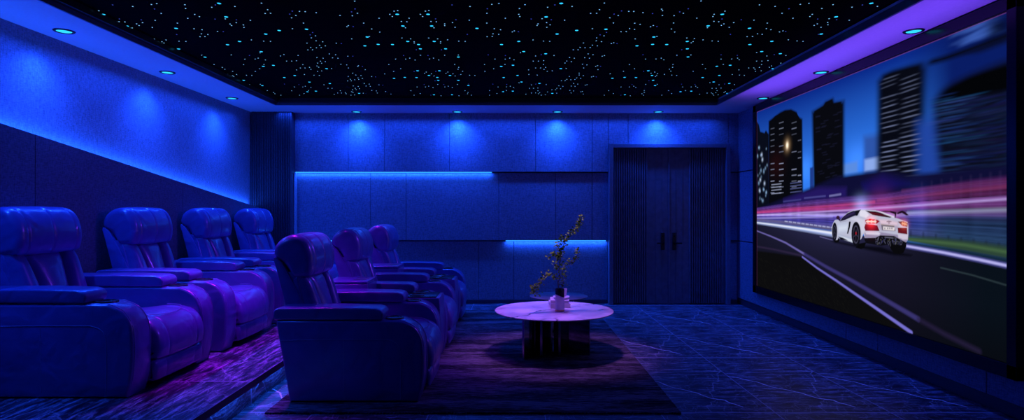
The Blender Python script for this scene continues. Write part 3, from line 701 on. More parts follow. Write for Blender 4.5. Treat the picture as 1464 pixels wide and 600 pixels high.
# ------------------------------------------------------------------ star ceiling
STARS = [tuple(map(int, s.split(','))) for s in """2713,4595,2 -2213,4597,2 372,4597,2 -915,4853,2 -669,4853,2 1677,4853,2 -3261,4856,2 2618,4916,2 -2310,4918,2 276,4918,2 1662,5158,2 -3266,5161,2 -925,5161,2 -681,5161,2 2040,5226,2 -2886,5229,2 -301,5229,2 -1774,5254,2 811,5254,2 562,5287,2 2904,5287,2 -2024,5290,2 400,5396,2 2742,5396,2 -2185,5399,2 -1306,5489,2 1280,5489,2 2404,5629,2 -2522,5632,2 -965,5632,2 -720,5632,2 63,5632,2 1622,5632,2 -3305,5633,2 -1261,5733,2 1325,5733,2 -1127,5739,2 -881,5739,2 -99,5739,2 1459,5739,2 2243,5739,2 -2686,5746,2 -1398,5783,2 1188,5783,2 -887,5892,2 -643,5892,2 1698,5892,2 -3230,5897,2 116,5993,2 2459,5993,2 -2471,5997,2 2678,6074,2 337,6078,2 1794,6203,2 -547,6207,2 -3133,6211,2 11,6559,2 2352,6559,2 -2574,6564,2 2224,6607,2 -2702,6612,2 -117,6612,2 2879,6714,2 -2047,6719,2 539,6719,2 -1058,6820,2 -814,6820,2 1528,6820,2 -3304,7058,2 -963,7058,2 -719,7058,2 64,7058,2 1624,7058,2 2406,7058,2 -2522,7063,2 -1261,7160,2 1325,7160,2 -879,7165,2 -2683,7170,2 -1125,7170,2 -98,7170,2 1461,7170,2 2246,7170,2 1189,7206,2 -1398,7212,2 1697,7318,2 -3228,7323,2 -887,7323,2 -645,7323,2 116,7416,2 2458,7416,2 -2470,7422,2 338,7500,2 2678,7500,2 -2247,7506,2 -547,7627,2 1794,7627,2 -3132,7633,2 -2574,7989,2 12,7989,2 2354,7989,2 -117,8027,2 2223,8027,2 -2701,8034,2 -2044,8139,2 539,8139,2 2880,8139,2 -1057,8240,2 -812,8240,2 1529,8240,2 1411,4541,1 -1175,4545,1 3036,4585,1 696,4587,1 -1889,4589,1 2241,4593,1 -99,4595,1 -2685,4599,1 -153,4616,1 2187,4616,1 -2737,4619,1 99,4623,1 2439,4623,1 -2486,4625,1 1882,4627,1 2799,4661,1 460,4662,1 2016,4662,1 -2907,4664,1 -2124,4664,1 -322,4664,1 2615,4680,1 -2310,4682,1 274,4682,1 -2527,4711,1 58,4711,1 2399,4711,1 1162,4726,1 3020,4736,1 681,4738,1 -1903,4740,1 -650,4758,1 -894,4760,1 -3234,4763,1 1178,4763,1 -925,4774,1 -679,4774,1 1671,4774,1 -3275,4779,1 -1669,4779,1 917,4779,1 957,4781,1 -1626,4786,1 -1548,4811,1 1035,4811,1 3009,4821,1 -1914,4825,1 -1225,4825,1 -199,4825,1 671,4825,1 1359,4825,1 2141,4825,1 2962,4825,1 624,4827,1 -2783,4828,1 -1959,4830,1 -974,4851,1 -730,4851,1 54,4851,1 1611,4851,1 2394,4851,1 -2531,4854,1 -3315,4856,1 -1733,4880,1 -1379,4880,1 852,4880,1 1206,4880,1 1301,4884,1 -1282,4887,1 -965,4906,1 -720,4906,1 63,4906,1 1620,4906,1 2402,4906,1 -2522,4909,1 -3305,4911,1 794,4938,1 -1789,4940,1 1503,4948,1 -1081,4950,1 -837,4950,1 -54,4950,1 2286,4950,1 -2639,4953,1 245,4962,1 2586,4962,1 -2340,4967,1 1988,5000,1 -351,5002,1 432,5002,1 2772,5002,1 -2935,5005,1 -2152,5005,1 1670,5033,1 -915,5035,1 -670,5035,1 -3255,5041,1 -871,5043,1 -627,5043,1 1713,5043,1 -3210,5046,1 2627,5064,1 -2295,5066,1 -495,5066,1 288,5066,1 1846,5066,1 -3076,5067,1 846,5076,1 1348,5076,1 -1740,5079,1 -1238,5079,1 -210,5079,1 2131,5079,1 -2793,5080,1 1025,5082,1 -3146,5100,1 -564,5100,1 218,5100,1 1776,5100,1 2559,5100,1 -2364,5103,1 1076,5113,1 321,5126,1 2661,5126,1 -2264,5129,1 212,5142,1 1769,5142,1 2553,5142,1 -3153,5145,1 -2371,5145,1 1195,5145,1 -569,5148,1 -1385,5148,1 -1405,5180,1 1179,5180,1 -486,5196,1 297,5196,1 2639,5196,1 1855,5196,1 -3073,5199,1 -2290,5199,1 1672,5207,1 -912,5210,1 -668,5210,1 -3254,5213,1 1011,5234,1 2188,5234,1 3033,5235,1 -1890,5237,1 -152,5237,1 692,5237,1 -2737,5238,1 -1209,5243,1 1374,5243,1 1058,5254,1 2239,5262,1 -2682,5265,1 -99,5265,1 20,5299,1 2359,5299,1 -2572,5316,1 998,5318,1 954,5324,1 3,5330,1 2343,5330,1 1426,5333,1 -1159,5336,1 -2750,5388,1 -168,5388,1 2174,5388,1 -118,5405,1 2222,5405,1 -2703,5408,1 -1760,5450,1 824,5450,1 -1283,5471,1 -177,5471,1 1303,5471,1 2162,5471,1 -2762,5474,1 -2808,5477,1 -224,5477,1 2116,5477,1 -1819,5516,1 767,5516,1 -998,5519,1 -755,5519,1 1586,5519,1 1661,5541,1 -923,5547,1 -678,5547,1 -1461,5547,1 1123,5547,1 -3262,5548,1 -590,5578,1 1751,5578,1 2533,5578,1 -2390,5581,1 193,5581,1 -3173,5582,1 -1806,5610,1 777,5610,1 1847,5616,1 2631,5616,1 291,5619,1 -2294,5622,1 -491,5622,1 -3077,5623,1 -2234,5629,1 -433,5629,1 349,5629,1 1908,5629,1 2692,5629,1 -3017,5630,1 -661,5638,1 829,5638,1 1678,5638,1 -3244,5639,1 -1755,5642,1 -907,5642,1 949,5677,1 1672,5677,1 3006,5680,1 667,5683,1 -3251,5684,1 -1916,5687,1 -913,5687,1 -667,5687,1 -1643,5690,1 931,5703,1 761,5759,1 -1821,5763,1 -1774,5783,1 811,5783,1 2994,5834,1 653,5837,1 -1932,5841,1 751,5844,1 -1833,5847,1 702,5851,1 3040,5851,1 -1881,5854,1 -1942,5924,1 597,5924,1 643,5924,1 2935,5924,1 2984,5924,1 -1988,5928,1 84,6033,1 2426,6033,1 -2501,6041,1 -1824,6081,1 761,6081,1 -2289,6108,1 -1772,6115,1 814,6115,1 -2822,6119,1 1800,6123,1 -541,6126,1 -3126,6130,1 -923,6134,1 -679,6134,1 1662,6134,1 -3266,6138,1 -2159,6142,1 424,6142,1 2765,6142,1 933,6145,1 -2345,6164,1 239,6164,1 2581,6164,1 -1665,6172,1 915,6172,1 -1996,6226,1 589,6226,1 745,6234,1 -1839,6238,1 -2607,6250,1 -1050,6250,1 -806,6250,1 -23,6250,1 1533,6250,1 2317,6250,1 -1941,6254,1 -1789,6254,1 640,6254,1 796,6254,1 -852,6285,1 1487,6285,1 2269,6285,1 -2654,6289,1 -1203,6289,1 -1098,6289,1 -176,6289,1 -70,6289,1 1380,6289,1 2161,6289,1 -2762,6293,1 21,6321,1 1577,6321,1 2360,6321,1 -2563,6325,1 -762,6325,1 -1008,6329,1 2671,6350,1 331,6354,1 -2252,6358,1 -2360,6374,1 -2308,6374,1 223,6374,1 277,6374,1 573,6374,1 2563,6374,1 2617,6374,1 2914,6374,1 -2008,6378,1 2962,6395,1 -1963,6399,1 624,6399,1 563,6461,1 2903,6461,1 -2065,6465,1 -2022,6465,1 2856,6465,1 754,6512,1 -1832,6516,1 -2658,6521,1 -614,6521,1 -75,6521,1 2264,6521,1 -3195,6525,1 -1321,6525,1 -295,6525,1 337,6525,1 1260,6525,1 1726,6525,1 2043,6525,1 2677,6525,1 -2879,6529,1 -2244,6529,1 -1777,6542,1 805,6542,1 -1659,6577,1 925,6577,1 -2112,6590,1 2810,6590,1 909,6607,1 -1676,6612,1 -2111,6647,1 -582,6652,1 1756,6652,1 2813,6652,1 -3169,6656,1 -2214,6656,1 368,6656,1 2706,6656,1 2653,6678,1 -2324,6683,1 -2273,6683,1 -1797,6683,1 260,6683,1 314,6683,1 787,6683,1 2600,6683,1 597,6705,1 2938,6705,1 -1990,6710,1 -1229,6719,1 -202,6719,1 1353,6719,1 2136,6719,1 -2788,6724,1 -3181,6742,1 -598,6742,1 1744,6742,1 2692,6742,1 -2229,6746,1 355,6746,1 955,6760,1 -1631,6765,1 -2399,6774,1 185,6774,1 2526,6774,1 451,6820,1 2792,6820,1 -2134,6825,1 1784,6835,1 -555,6839,1 -3141,6844,1 397,6844,1 1254,6844,1 2037,6844,1 2738,6844,1 -2889,6849,1 -2189,6849,1 -1332,6849,1 -305,6849,1 -970,6882,1 -725,6882,1 1614,6882,1 -3310,6887,1 765,6935,1 -1816,6940,1 -998,6944,1 -753,6944,1 1587,6944,1 1663,6964,1 -922,6969,1 -676,6969,1 1124,6969,1 -1459,6974,1 -3265,6979,1 1753,6998,1 -3170,7003,1 -2389,7003,1 -588,7003,1 194,7003,1 2535,7003,1 -1805,7033,1 776,7033,1 292,7038,1 1849,7038,1 2631,7038,1 -3073,7043,1 -2291,7043,1 -490,7043,1 -3015,7053,1 -2233,7053,1 -430,7053,1 1909,7053,1 2692,7053,1 -1753,7063,1 1679,7063,1 -3244,7068,1 829,7068,1 -907,7083,1 -662,7083,1 950,7103,1 -3249,7108,1 -1913,7108,1 670,7108,1 1675,7108,1 3008,7108,1 -1641,7113,1 933,7134,1 -1819,7186,1 764,7186,1 -1774,7212,1 813,7212,1 2995,7259,1 -1929,7264,1 655,7264,1 -1831,7270,1 752,7270,1 3045,7280,1 -1883,7286,1 704,7286,1 -1940,7345,1 642,7345,1 597,7345,1 2983,7345,1 2936,7345,1 -1985,7350,1 2425,7455,1 86,7461,1 -1820,7500,1 760,7500,1 -1769,7540,1 815,7540,1 -3124,7551,1 1802,7551,1 -922,7557,1 -677,7557,1 1661,7557,1 -3263,7563,1 425,7569,1 2766,7569,1 -2342,7580,1 934,7580,1 2579,7580,1 -1658,7586,1 243,7586,1 916,7603,1 589,7644,1 2927,7644,1 -1996,7650,1 -1836,7656,1 748,7662,1 -2605,7668,1 -1050,7668,1 -804,7668,1 -22,7668,1 1534,7668,1 2315,7668,1 -1787,7674,1 795,7674,1 642,7674,1 2981,7674,1 -1941,7680,1 -70,7710,1 -2652,7716,1 -2759,7716,1 -1203,7716,1 -1097,7716,1 -851,7716,1 -176,7716,1 1489,7716,1 1382,7716,1 2272,7716,1 2165,7716,1 -2561,7752,1 -1006,7752,1 -760,7752,1 21,7752,1 1577,7752,1 2362,7752,1 331,7782,1 2673,7782,1 -2358,7800,1 -2307,7800,1 -2009,7800,1 225,7800,1 277,7800,1 574,7800,1 2564,7800,1 2618,7800,1 2915,7800,1 -1961,7825,1 624,7825,1 2966,7825,1 -2019,7887,1 2905,7887,1 -2066,7893,1 517,7893,1 564,7893,1 2858,7893,1 -1830,7938,1 755,7938,1 -2655,7944,1 -73,7944,1 1726,7944,1 2265,7944,1 -3197,7950,1 -1321,7950,1 -613,7950,1 -293,7950,1 1262,7950,1 2046,7950,1 2679,7950,1 -2880,7957,1 -2245,7957,1 339,7957,1 -1777,7969,1 807,7969,1 926,8002,1 -1664,8014,1 2811,8014,1 -2112,8021,1 910,8027,1 471,8040,1 -583,8073,1 -3166,8080,1 -2111,8080,1 1756,8080,1 2815,8080,1 -2215,8086,1 368,8086,1 2709,8086,1 314,8106,1 2655,8106,1 -2325,8113,1 -2274,8113,1 -1796,8113,1 260,8113,1 788,8113,1 2602,8113,1 -1986,8126,1 597,8126,1 2938,8126,1 -1229,8146,1 -202,8146,1 1356,8146,1 2137,8146,1 -2786,8153,1 -3181,8166,1 -2225,8166,1 -596,8166,1 356,8166,1 1744,8166,1 2693,8166,1 -1629,8186,1 958,8186,1 187,8193,1 2525,8193,1 -2396,8200,1 453,8240,1 2791,8240,1 -2133,8247,1 -3139,8268,1 -2886,8268,1 -2188,8268,1 -1331,8268,1 -553,8268,1 -305,8268,1 399,8268,1 1786,8268,1 1253,8268,1 2036,8268,1 2739,8268,1 -3309,8309,1 -725,8309,1 -969,8309,1 1615,8309,1 -3038,4629,0 -2256,4629,0 -456,4629,0 326,4629,0 2666,4630,0 -191,4717,0 1366,4717,0 2147,4717,0 -2774,4722,0 -1218,4722,0 859,4769,0 -1724,4774,0 -1263,4792,0 1321,4792,0 1116,4832,0 -1770,4846,0 813,4846,0 -624,4967,0 -3206,4970,0 157,4970,0 1715,4970,0 2497,4970,0 -2426,4972,0 -460,4990,0 322,4990,0 1880,4990,0 2662,4990,0 -2261,4992,0 -3042,4993,0 1232,5174,0 -1351,5177,0 2393,5321,0 -2526,5324,0 56,5324,0 830,5344,0 -1752,5347,0 -397,5405,0 1940,5405,0 2722,5405,0 -2980,5409,0 -1797,5420,0 785,5420,0 -1599,5703,0 984,5703,0 1652,5921,0 -932,5924,0 -687,5924,0 -3269,5925,0 294,6111,0 2634,6111,0 1316,6115,0 -240,6119,0 2102,6119,0 2272,6138,0 -2650,6142,0 -1094,6142,0 -848,6142,0 -67,6142,0 -1614,6172,0 961,6603,0 -1624,6607,0 -1102,6849,0 -858,6849,0 1481,6849,0 -1599,7129,0 986,7129,0 -3266,7345,0 -929,7345,0 1653,7345,0 -539,7534,0 2633,7534,0 -2819,7540,0 -238,7540,0 294,7540,0 2101,7540,0 -65,7557,0 -1092,7563,0 -848,7563,0 1492,7563,0 2274,7563,0 -2651,7569,0 -1614,7603,0 -1102,8268,0 1481,8268,0""".split()]
def star_bm(big):
    bm = bmesh.new(); r = .0148 if big else .0057
    lathe(bm, [(r, -.0001), (r, -.001), (r*.7, -.003), (r*.05, -.004)], seg=10 if big else 6); return bm
sm = {}
for k in (2, 1, 0):
    o = finish('star_light', star_bm(k == 2), (M['star_d'], M['star_m'], M['star_b'])[k]); sm[k] = o.data; bpy.data.objects.remove(o)
rank = sorted(STARS, key=lambda s: (s[2] != 2, s[1]))
slab = {2: ('bright cyan fibre optic star, one of the larger points on the black ceiling', 'large stars on the ceiling'),
        1: ('pale blue fibre optic star, one of the small points on the black ceiling', 'small stars on the ceiling'),
        0: ('dim blue fibre optic star, one of the faint points on the black ceiling', 'faint stars on the ceiling')}
for x, y, k in rank[:300]:
    o = bpy.data.objects.new('star_light', sm[k]); COL.objects.link(o); o.location = (x/1000, y/1000, 2.9899)
    tag(o, slab[k][0], 'star light', slab[k][1])
bm = bmesh.new(); mats = []
for x, y, k in rank[300:]:
    b2 = star_bm(False)
    vm = {v: bm.verts.new((v.co.x+x/1000, v.co.y+y/1000, v.co.z+2.9899)) for v in b2.verts}
    for f in b2.faces: nf = bm.faces.new([vm[v] for v in f.verts]); nf.material_index = 1 if k == 0 else 0
    b2.free()
o = finish('distant_star_lights', bm, M['star_m']); o.data.materials.append(M['star_d'])
tag(o, 'hundreds of tiny fibre optic stars towards the back of the black ceiling', 'star lights', kind='stuff')
# ------------------------------------------------------------------ projection screen: a glowing picture, colours stored on a fine grid
SX_, FAR, Wd, Z0, Ht = 3.40, 8.45, 4.28, .38, 2.41
NU, NV = 860, 484
def S(px, py):
    """point of the enlarged photo -> position in the picture, 0..1600 by 0..900, origin lower left"""
    d = SX_*F/(px-732.); return ((FAR-d)/Wd*1600., ((EYE+(300-py)*d/F)-Z0)/Ht*900.)
gu, gv = np.meshgrid(np.linspace(0, 1600, NU), np.linspace(0, 900, NV))
Dg = FAR-gu/1600*Wd
PX = 732+SX_*F/Dg; PY = 300-((gv/900*Ht+Z0)-EYE)*F/Dg
IMG = np.zeros((NV, NU, 3))
def lin(c): c = np.array(c, float)/255.; return np.where(c <= .04045, c/12.92, ((c+.055)/1.055)**2.4)
rng = np.random.default_rng(5)
def over(mask, col, a=1.):
    m = np.clip(mask, 0, 1)[..., None]*a; IMG[:] = IMG*(1-m)+lin(col)*m
def add(mask, col, a=1.):
    IMG[:] = IMG+np.clip(mask, 0, None)[..., None]*lin(col)*a
def sdist(pts, pad):
    P = np.array([S(*p) for p in pts]); x0, y0 = P.min(0)-pad; x1, y1 = P.max(0)+pad
    i0, i1 = max(0, int(x0/1600*(NU-1))), min(NU, int(x1/1600*(NU-1))+2); j0, j1 = max(0, int(y0/900*(NV-1))), min(NV, int(y1/900*(NV-1))+2)
    if i1 <= i0 or j1 <= j0: return None
    X, Y = gu[j0:j1, i0:i1], gv[j0:j1, i0:i1]
    best = np.full(X.shape, 1e9); ins = np.zeros(X.shape, bool); n = len(P)
    for i in range(n):
        ax, ay = P[i]; bx, by = P[(i+1) % n]; dx, dy = bx-ax, by-ay; l = dx*dx+dy*dy+1e-9
        t = np.clip(((X-ax)*dx+(Y-ay)*dy)/l, 0, 1); best = np.minimum(best, np.hypot(X-ax-t*dx, Y-ay-t*dy))
        c = ((ay > Y) != (by > Y)); xi = ax+(Y-ay)*dx/(dy if abs(dy) > 1e-9 else 1e-9); ins ^= c & (X < xi)
    return (j0, j1, i0, i1), np.where(ins, -best, best)
def poly(pts, col, f=1.5, a=1.):
    r = sdist(pts, f*2)
    if r is None: return
    (j0, j1, i0, i1), d = r
    m = np.clip(.5-d/(2*f), 0, 1)[..., None]*a; IMG[j0:j1, i0:i1] = IMG[j0:j1, i0:i1]*(1-m)+lin(col)*m
def line(pts, col, w, f=1.2, a=1., w1=None):
    """stroke of width w (picture units)"""
    P = [S(*p) for p in pts]; w1 = w if w1 is None else w1; n = len(P)-1
    acc = np.zeros(gu.shape)
    for i in range(n):
        ax, ay = P[i]; bx, by = P[i+1]; dx, dy = bx-ax, by-ay; l = dx*dx+dy*dy+1e-9
        pad = max(w, w1)+f*2
        I0, I1 = max(0, int((min(ax, bx)-pad)/1600*(NU-1))), min(NU, int((max(ax, bx)+pad)/1600*(NU-1))+2)
        J0, J1 = max(0, int((min(ay, by)-pad)/900*(NV-1))), min(NV, int((max(ay, by)+pad)/900*(NV-1))+2)
        if I1 <= I0 or J1 <= J0: continue
        X, Y = gu[J0:J1, I0:I1], gv[J0:J1, I0:I1]
        t = np.clip(((X-ax)*dx+(Y-ay)*dy)/l, 0, 1); d = np.hypot(X-ax-t*dx, Y-ay-t*dy)
        ww = (w+(w1-w)*(i+t)/n)/2
        acc[J0:J1, I0:I1] = np.maximum(acc[J0:J1, I0:I1], np.clip(.5-(d-ww)/(2*f), 0, 1))
    over(acc, col, a)
def glow(px, py, r, col, a=1., ry=None):
    u, v = S(px, py); add(np.exp(-((gu-u)/r)**2-((gv-v)/(ry or r))**2), col, a)
itp = lambda xs, ys: np.interp(PX, xs, ys)
# sky
t = np.clip((PY-itp([1081, 1441], [160, 25]))/120., 0, 1)
sk = lin((10, 42, 138))*(1-t[..., None])+lin((46, 120, 235))*t[..., None]
dk = np.clip((PX-1290)/70., 0, 1)[..., None]; IMG[:] = sk*(1-dk)+lin((9, 28, 100))*dk
glow(1152, 240, 60, (70, 140, 240), .35); glow(1225, 228, 80, (80, 140, 240), .3, 60)
# far hazy blocks
poly([(1235, 195), (1262, 190), (1262, 260), (1235, 262)], (45, 85, 170), 14)
poly([(1236, 228), (1256, 224), (1256, 242), (1236, 245)], (140, 170, 235), 6)
poly([(1205, 235), (1226, 230), (1226, 246), (1205, 250)], (90, 140, 225), 8)
# tower D, big block E, with a blurred blue gap between them
DK = (7, 9, 20)
poly([(1255, 116), (1262, 108), (1275, 102), (1300, 95), (1318, 91), (1324, 98), (1322, 150), (1319, 262), (1253, 262)], DK, 16)
poly([(1262, 108), (1275, 102), (1300, 95), (1318, 91), (1319, 258), (1256, 258)], DK, 7)
poly([(1312, 175), (1352, 165), (1352, 262), (1312, 262)], (32, 68, 160), 26)
poly([(1334, 145), (1345, 130), (1358, 120), (1383, 108), (1408, 98), (1445, 84), (1445, 262), (1345, 262), (1338, 200)], (10, 13, 30), 16)
poly([(1352, 128), (1383, 111), (1408, 102), (1445, 90), (1445, 128), (1400, 135), (1340, 145)], (3, 4, 7), 8)
line([(1330, 89), (1352, 83), (1380, 73), (1410, 62), (1442, 50)], (6, 9, 24), 16, 8)
poly([(1375, 78), (1400, 66), (1442, 48), (1442, 60), (1400, 76)], (8, 12, 34), 8, .8)
for i in range(16):
    x0 = 1360+rng.random()*40; y0 = 72-(x0-1360)*.4-rng.random()*20
    line([(x0, y0), (x0+25+rng.random()*20, y0-14-rng.random()*5)], (70, 110, 205), 5, 6, .28)
poly([(1372, 62), (1400, 50), (1425, 40), (1426, 44), (1400, 55), (1374, 66)], (70, 110, 205), 6, .5)
poly([(1415, 32), (1442, 24), (1442, 46), (1412, 58)], (5, 8, 22), 14, .8)
# smeared windows on E
for i in range(230):
    x0 = 1325+rng.random()*105; y0 = 140+rng.random()*115; l = 20+rng.random()*40
    fy = -.30+(y0-60)/240*.26
    c = (28+int(rng.random()*30), 58+int(rng.random()*35), 150) if x0 < 1352 else (14+int(rng.random()*18), 22+int(rng.random()*24), 62+int(rng.random()*34))
    line([(x0, y0), (min(1442, x0+l), y0+fy*l)], c, 3, 2.5, .26)
# tower C
poly([(1161, 160), (1176, 151), (1180, 146), (1191, 141), (1193, 147), (1207, 144), (1207, 262), (1163, 272)], DK, 12)
poly([(1164, 159), (1177, 151), (1180, 146), (1190, 141), (1192, 147), (1203, 145), (1203, 262), (1166, 268)], (8, 9, 16), 3)
poly([(1158, 240), (1163, 238), (1163, 270), (1158, 272)], (30, 60, 140), 4)
# tower B and low block A
poly([(1099, 173), (1108, 166), (1116, 160), (1123, 157), (1131, 156), (1139, 160), (1140, 166), (1147, 170), (1148, 268), (1148, 290), (1098, 300)], DK, 6)
poly([(1101, 174), (1108, 166), (1122, 158), (1131, 157), (1139, 161), (1145, 172), (1145, 268), (1100, 300)], (7, 8, 14), 2)
poly([(1080, 170), (1085, 178), (1087, 188), (1093, 190), (1095, 186), (1099, 192), (1099, 305), (1080, 308)], (8, 12, 26), 4)
for r in range(13):
    y = 176+r*8.3
    for (xa, xb, p) in ((1102, 1107, .8), (1114, 1120, .85), (1132, 1138.5, .8), (1141, 1145, .4)):
        if rng.random() < p:
            sk_ = -.35+(y-160)/140*.35; br = (.25+.55*rng.random())*(1 if y > 225 else .6)
            line([(xa, y), (xb, y+sk_*(xb-xa))], (190, 200, 240), 3, 2.2, br*.8)
for y in (264, 268, 272, 277):
    line([(1103, y), (1117, y-1.5)], (200, 210, 245), 3, 2.2, .55); line([(1130, y-2), (1146, y-4)], (120, 130, 200), 3, 2.5, .5)
for i in range(26):
    x, y = 1083+rng.random()*14, 208+rng.random()*80; glow(x, y, 5+rng.random()*4, (150, 190, 235), .25+.3*rng.random())
for x, y in ((1089, 221), (1090, 228), (1087, 257), (1093, 262), (1086, 272)): glow(x, y, 9, (190, 210, 245), .8)
glow(1125.5, 207.5, 26, (255, 205, 150), .35); glow(1125.5, 207.5, 11, (255, 240, 215), 1.2, 14)
glow(1110, 235, 80, (90, 20, 10), .10, 60)
# lights on D
for r in range(22):
    y = 112+r*7.0+rng.random()*2
    for (xa, xb) in ((1258, 1283), (1287, 1314)):
        if rng.random() < .85:
            s_ = -.33+(y-110)/150*.22; br = .1+.5*rng.random()*(.25+.75*(y-110)/150)
            o_ = rng.random()*6; line([(xa+o_, y), (xb-rng.random()*5, y+s_*(xb-xa-o_))], (165, 180, 235), 3, 2.2, br)
for r in range(40):
    y = 160+rng.random()*100; x = 1166+rng.random()*32; line([(x, y), (x+6, y-1.5)], (30, 32, 60), 3, 2.5, .5)
# everything beyond the road is smeared sideways, more so towards the right
def hblur(A, rad):
    k = max(1, int(rad/1600*NU)); P = np.pad(A, ((0, 0), (k+1, k), (0, 0)), mode='edge'); cs = np.cumsum(P, 1)
    return (cs[:, 2*k+1:]-cs[:, :-(2*k+1)])/(2*k+1)
b1 = hblur(IMG, 7); b2 = hblur(hblur(IMG, 15), 11)
wl = np.clip((PX-1150)/70, 0, 1)[..., None]
wt = np.clip((PX-1225)/60, 0, 1)[..., None]
IMG[:] = (IMG*(1-wl)+b1*wl)*(1-wt)+b2*wt
# dark tree and viaduct mass
TT_x = [1081, 1120, 1160, 1210, 1265, 1316, 1390, 1442]; TT_y = [297, 291, 286, 281, 277, 268, 257, 251]
mass = [(1080, 300), (1120, 284), (1132, 279), (1165, 266), (1195, 253), (1225, 248), (1265, 243), (1300, 250), (1442, 236), (1442, 260), (1316, 272), (1265, 282), (1210, 286), (1160, 292), (1080, 305)]
poly(mass, (14, 14, 52), 9)
poly([(1120, 285), (1170, 268), (1210, 268), (1210, 282), (1120, 291)], (40, 26, 108), 12, .7)
poly([(1232, 262), (1262, 250), (1300, 262), (1262, 275), (1235, 276)], (18, 16, 92), 14, .8)
line([(1150, 283), (1180, 280)], (100, 100, 180), 4, 4, .6); line([(1186, 280), (1202, 277.5)], (160, 160, 225), 5, 4, .6); line([(1120, 288), (1145, 285)], (90, 90, 170), 4, 4, .5)
# light trails: bands between a top line and the barrier
top = itp(TT_x, TT_y); bot = itp([1081, 1128, 1190, 1240, 1298, 1370, 1442], [317, 322, 329, 333, 338, 347, 356])
T = (PY-top)/(bot-top)
kx = [0, .12, .25, .36, .44, .52, .58, .66, .76, .86, 1.]
cl = [(66, 42, 118), (92, 58, 140), (150, 60, 150), (176, 62, 140), (120, 80, 180), (185, 165, 238), (120, 100, 205), (84, 70, 170), (62, 58, 150), (90, 84, 160), (60, 62, 120)]
cr = [(62, 28, 84), (86, 34, 88), (92, 38, 92), (112, 60, 130), (96, 50, 110), (92, 70, 130), (44, 52, 98), (34, 54, 92), (32, 52, 90), (36, 60, 98), (26, 44, 66)]
def bands(cs): return np.stack([np.interp(T, kx, [lin(c)[i] for c in cs]) for i in range(3)], -1)
w = np.clip((PX-1215)/140, 0, 1)[..., None]; bd = bands(cl)*(1-w)+bands(cr)*w
noise = np.zeros(4000)
for fq, am in ((14, .35), (37, .4), (90, .35), (190, .25)):
    q = rng.normal(size=fq); noise += am*np.interp(np.linspace(0, fq-1, 4000), np.arange(fq), q)
st = noise[np.clip((T*3999), 0, 3999).astype(int)]
q2 = rng.normal(size=(60)); st = st+.25*np.interp(gu/1600*59, np.arange(60), q2)
bd = bd*np.clip(1+.42*st, .25, 2.2)[..., None]*.8
inb = np.clip((T+.03)/.06, 0, 1)*np.clip((1.03-T)/.05, 0, 1)
IMG[:] = IMG*(1-inb[..., None])+bd*inb[..., None]
line([(1081, 303.5), (1130, 299), (1190, 294.5), (1250, 288.5)], (205, 70, 130), 8, 5, .6)
line([(1081, 307.5), (1120, 305.5), (1200, 301), (1290, 295), (1442, 284)], (200, 175, 245), 5, 3.5, .75)
line([(1081, 312), (1130, 311), (1190, 309)], (175, 165, 240), 6, 4, .7)
line([(1250, 296), (1320, 290), (1442, 281)], (160, 110, 200), 4, 4, .55)
line([(1298, 304), (1370, 302), (1442, 299.5)], (170, 180, 215), 9, 5, .5)
line([(1255, 286), (1330, 278), (1442, 266)], (150, 60, 110), 7, 6, .5); line([(1290, 273), (1442, 258)], (110, 50, 105), 7, 6, .5)
for k in range(9):
    x = 1318+k*14; line([(x, 262-(x-1318)*.14), (x, 300)], (110, 90, 160), 5, 6, .06)
for y in (289, 296): glow(1231, y, 42, (150, 175, 250), .35, 26)
glow(1277, 318, 40, (210, 40, 70), .40, 34); glow(1312, 300, 50, (40, 70, 190), .35, 60); glow(1258, 300, 60, (190, 70, 150), .25)
# barrier with pale dashes, left of the car
line([(1081, 313.5), (1128, 318), (1192, 327.5)], (96, 92, 128), 10, 4, .75)
for k in range(12):
    x = 1122+k*6; y = 316+(x-1122)*.135; line([(x, y), (x+4, y+.6)], (200, 205, 240), 4, 2.5, .7)
for k in range(8): line([(1302+k*18, 331+k*2.6), (1302+k*18, 337+k*2.6)], (20, 26, 44), 8, 5, .6)
# ground: road
road = [(1079, 316), (1128, 322), (1190, 330), (1298, 346), (1370, 359), (1444, 372), (1444, 524), (1079, 412)]
poly(road, (19, 18, 34), 3)
yy = (PY-itp([1081, 1190, 1298, 1442], [317, 330, 346, 372]))
inr = np.clip(yy/3, 0, 1)
add(inr*np.exp(-np.clip(yy, 0, None)/26)*np.exp(-((PX-1190)/90)**2), (40, 40, 78), .8)
m = inr*np.clip((PX-1290)/120, 0, 1); over(m, (6, 16, 24), .85)
m = inr*np.clip((yy-70)/90, 0, 1)*np.clip((PX-1150)/60, 0, 1); over(m, (7, 7, 12), .75)
# verge below the near lines, left
poly([(1079, 358), (1105, 361), (1147, 367), (1170, 386), (1200, 407), (1250, 442), (1310, 482), (1079, 412)], (12, 12, 14), 5)
for i in range(500):
    x = 1082+rng.random()*130; y = 365+rng.random()*60+(x-1082)*.3; line([(x, y), (x+2, y+3)], (25, 25, 22), 2.2, 2, .3)
line([(1081, 352), (1105, 356), (1146, 365)], (62, 46, 84), 5, 5, .5)
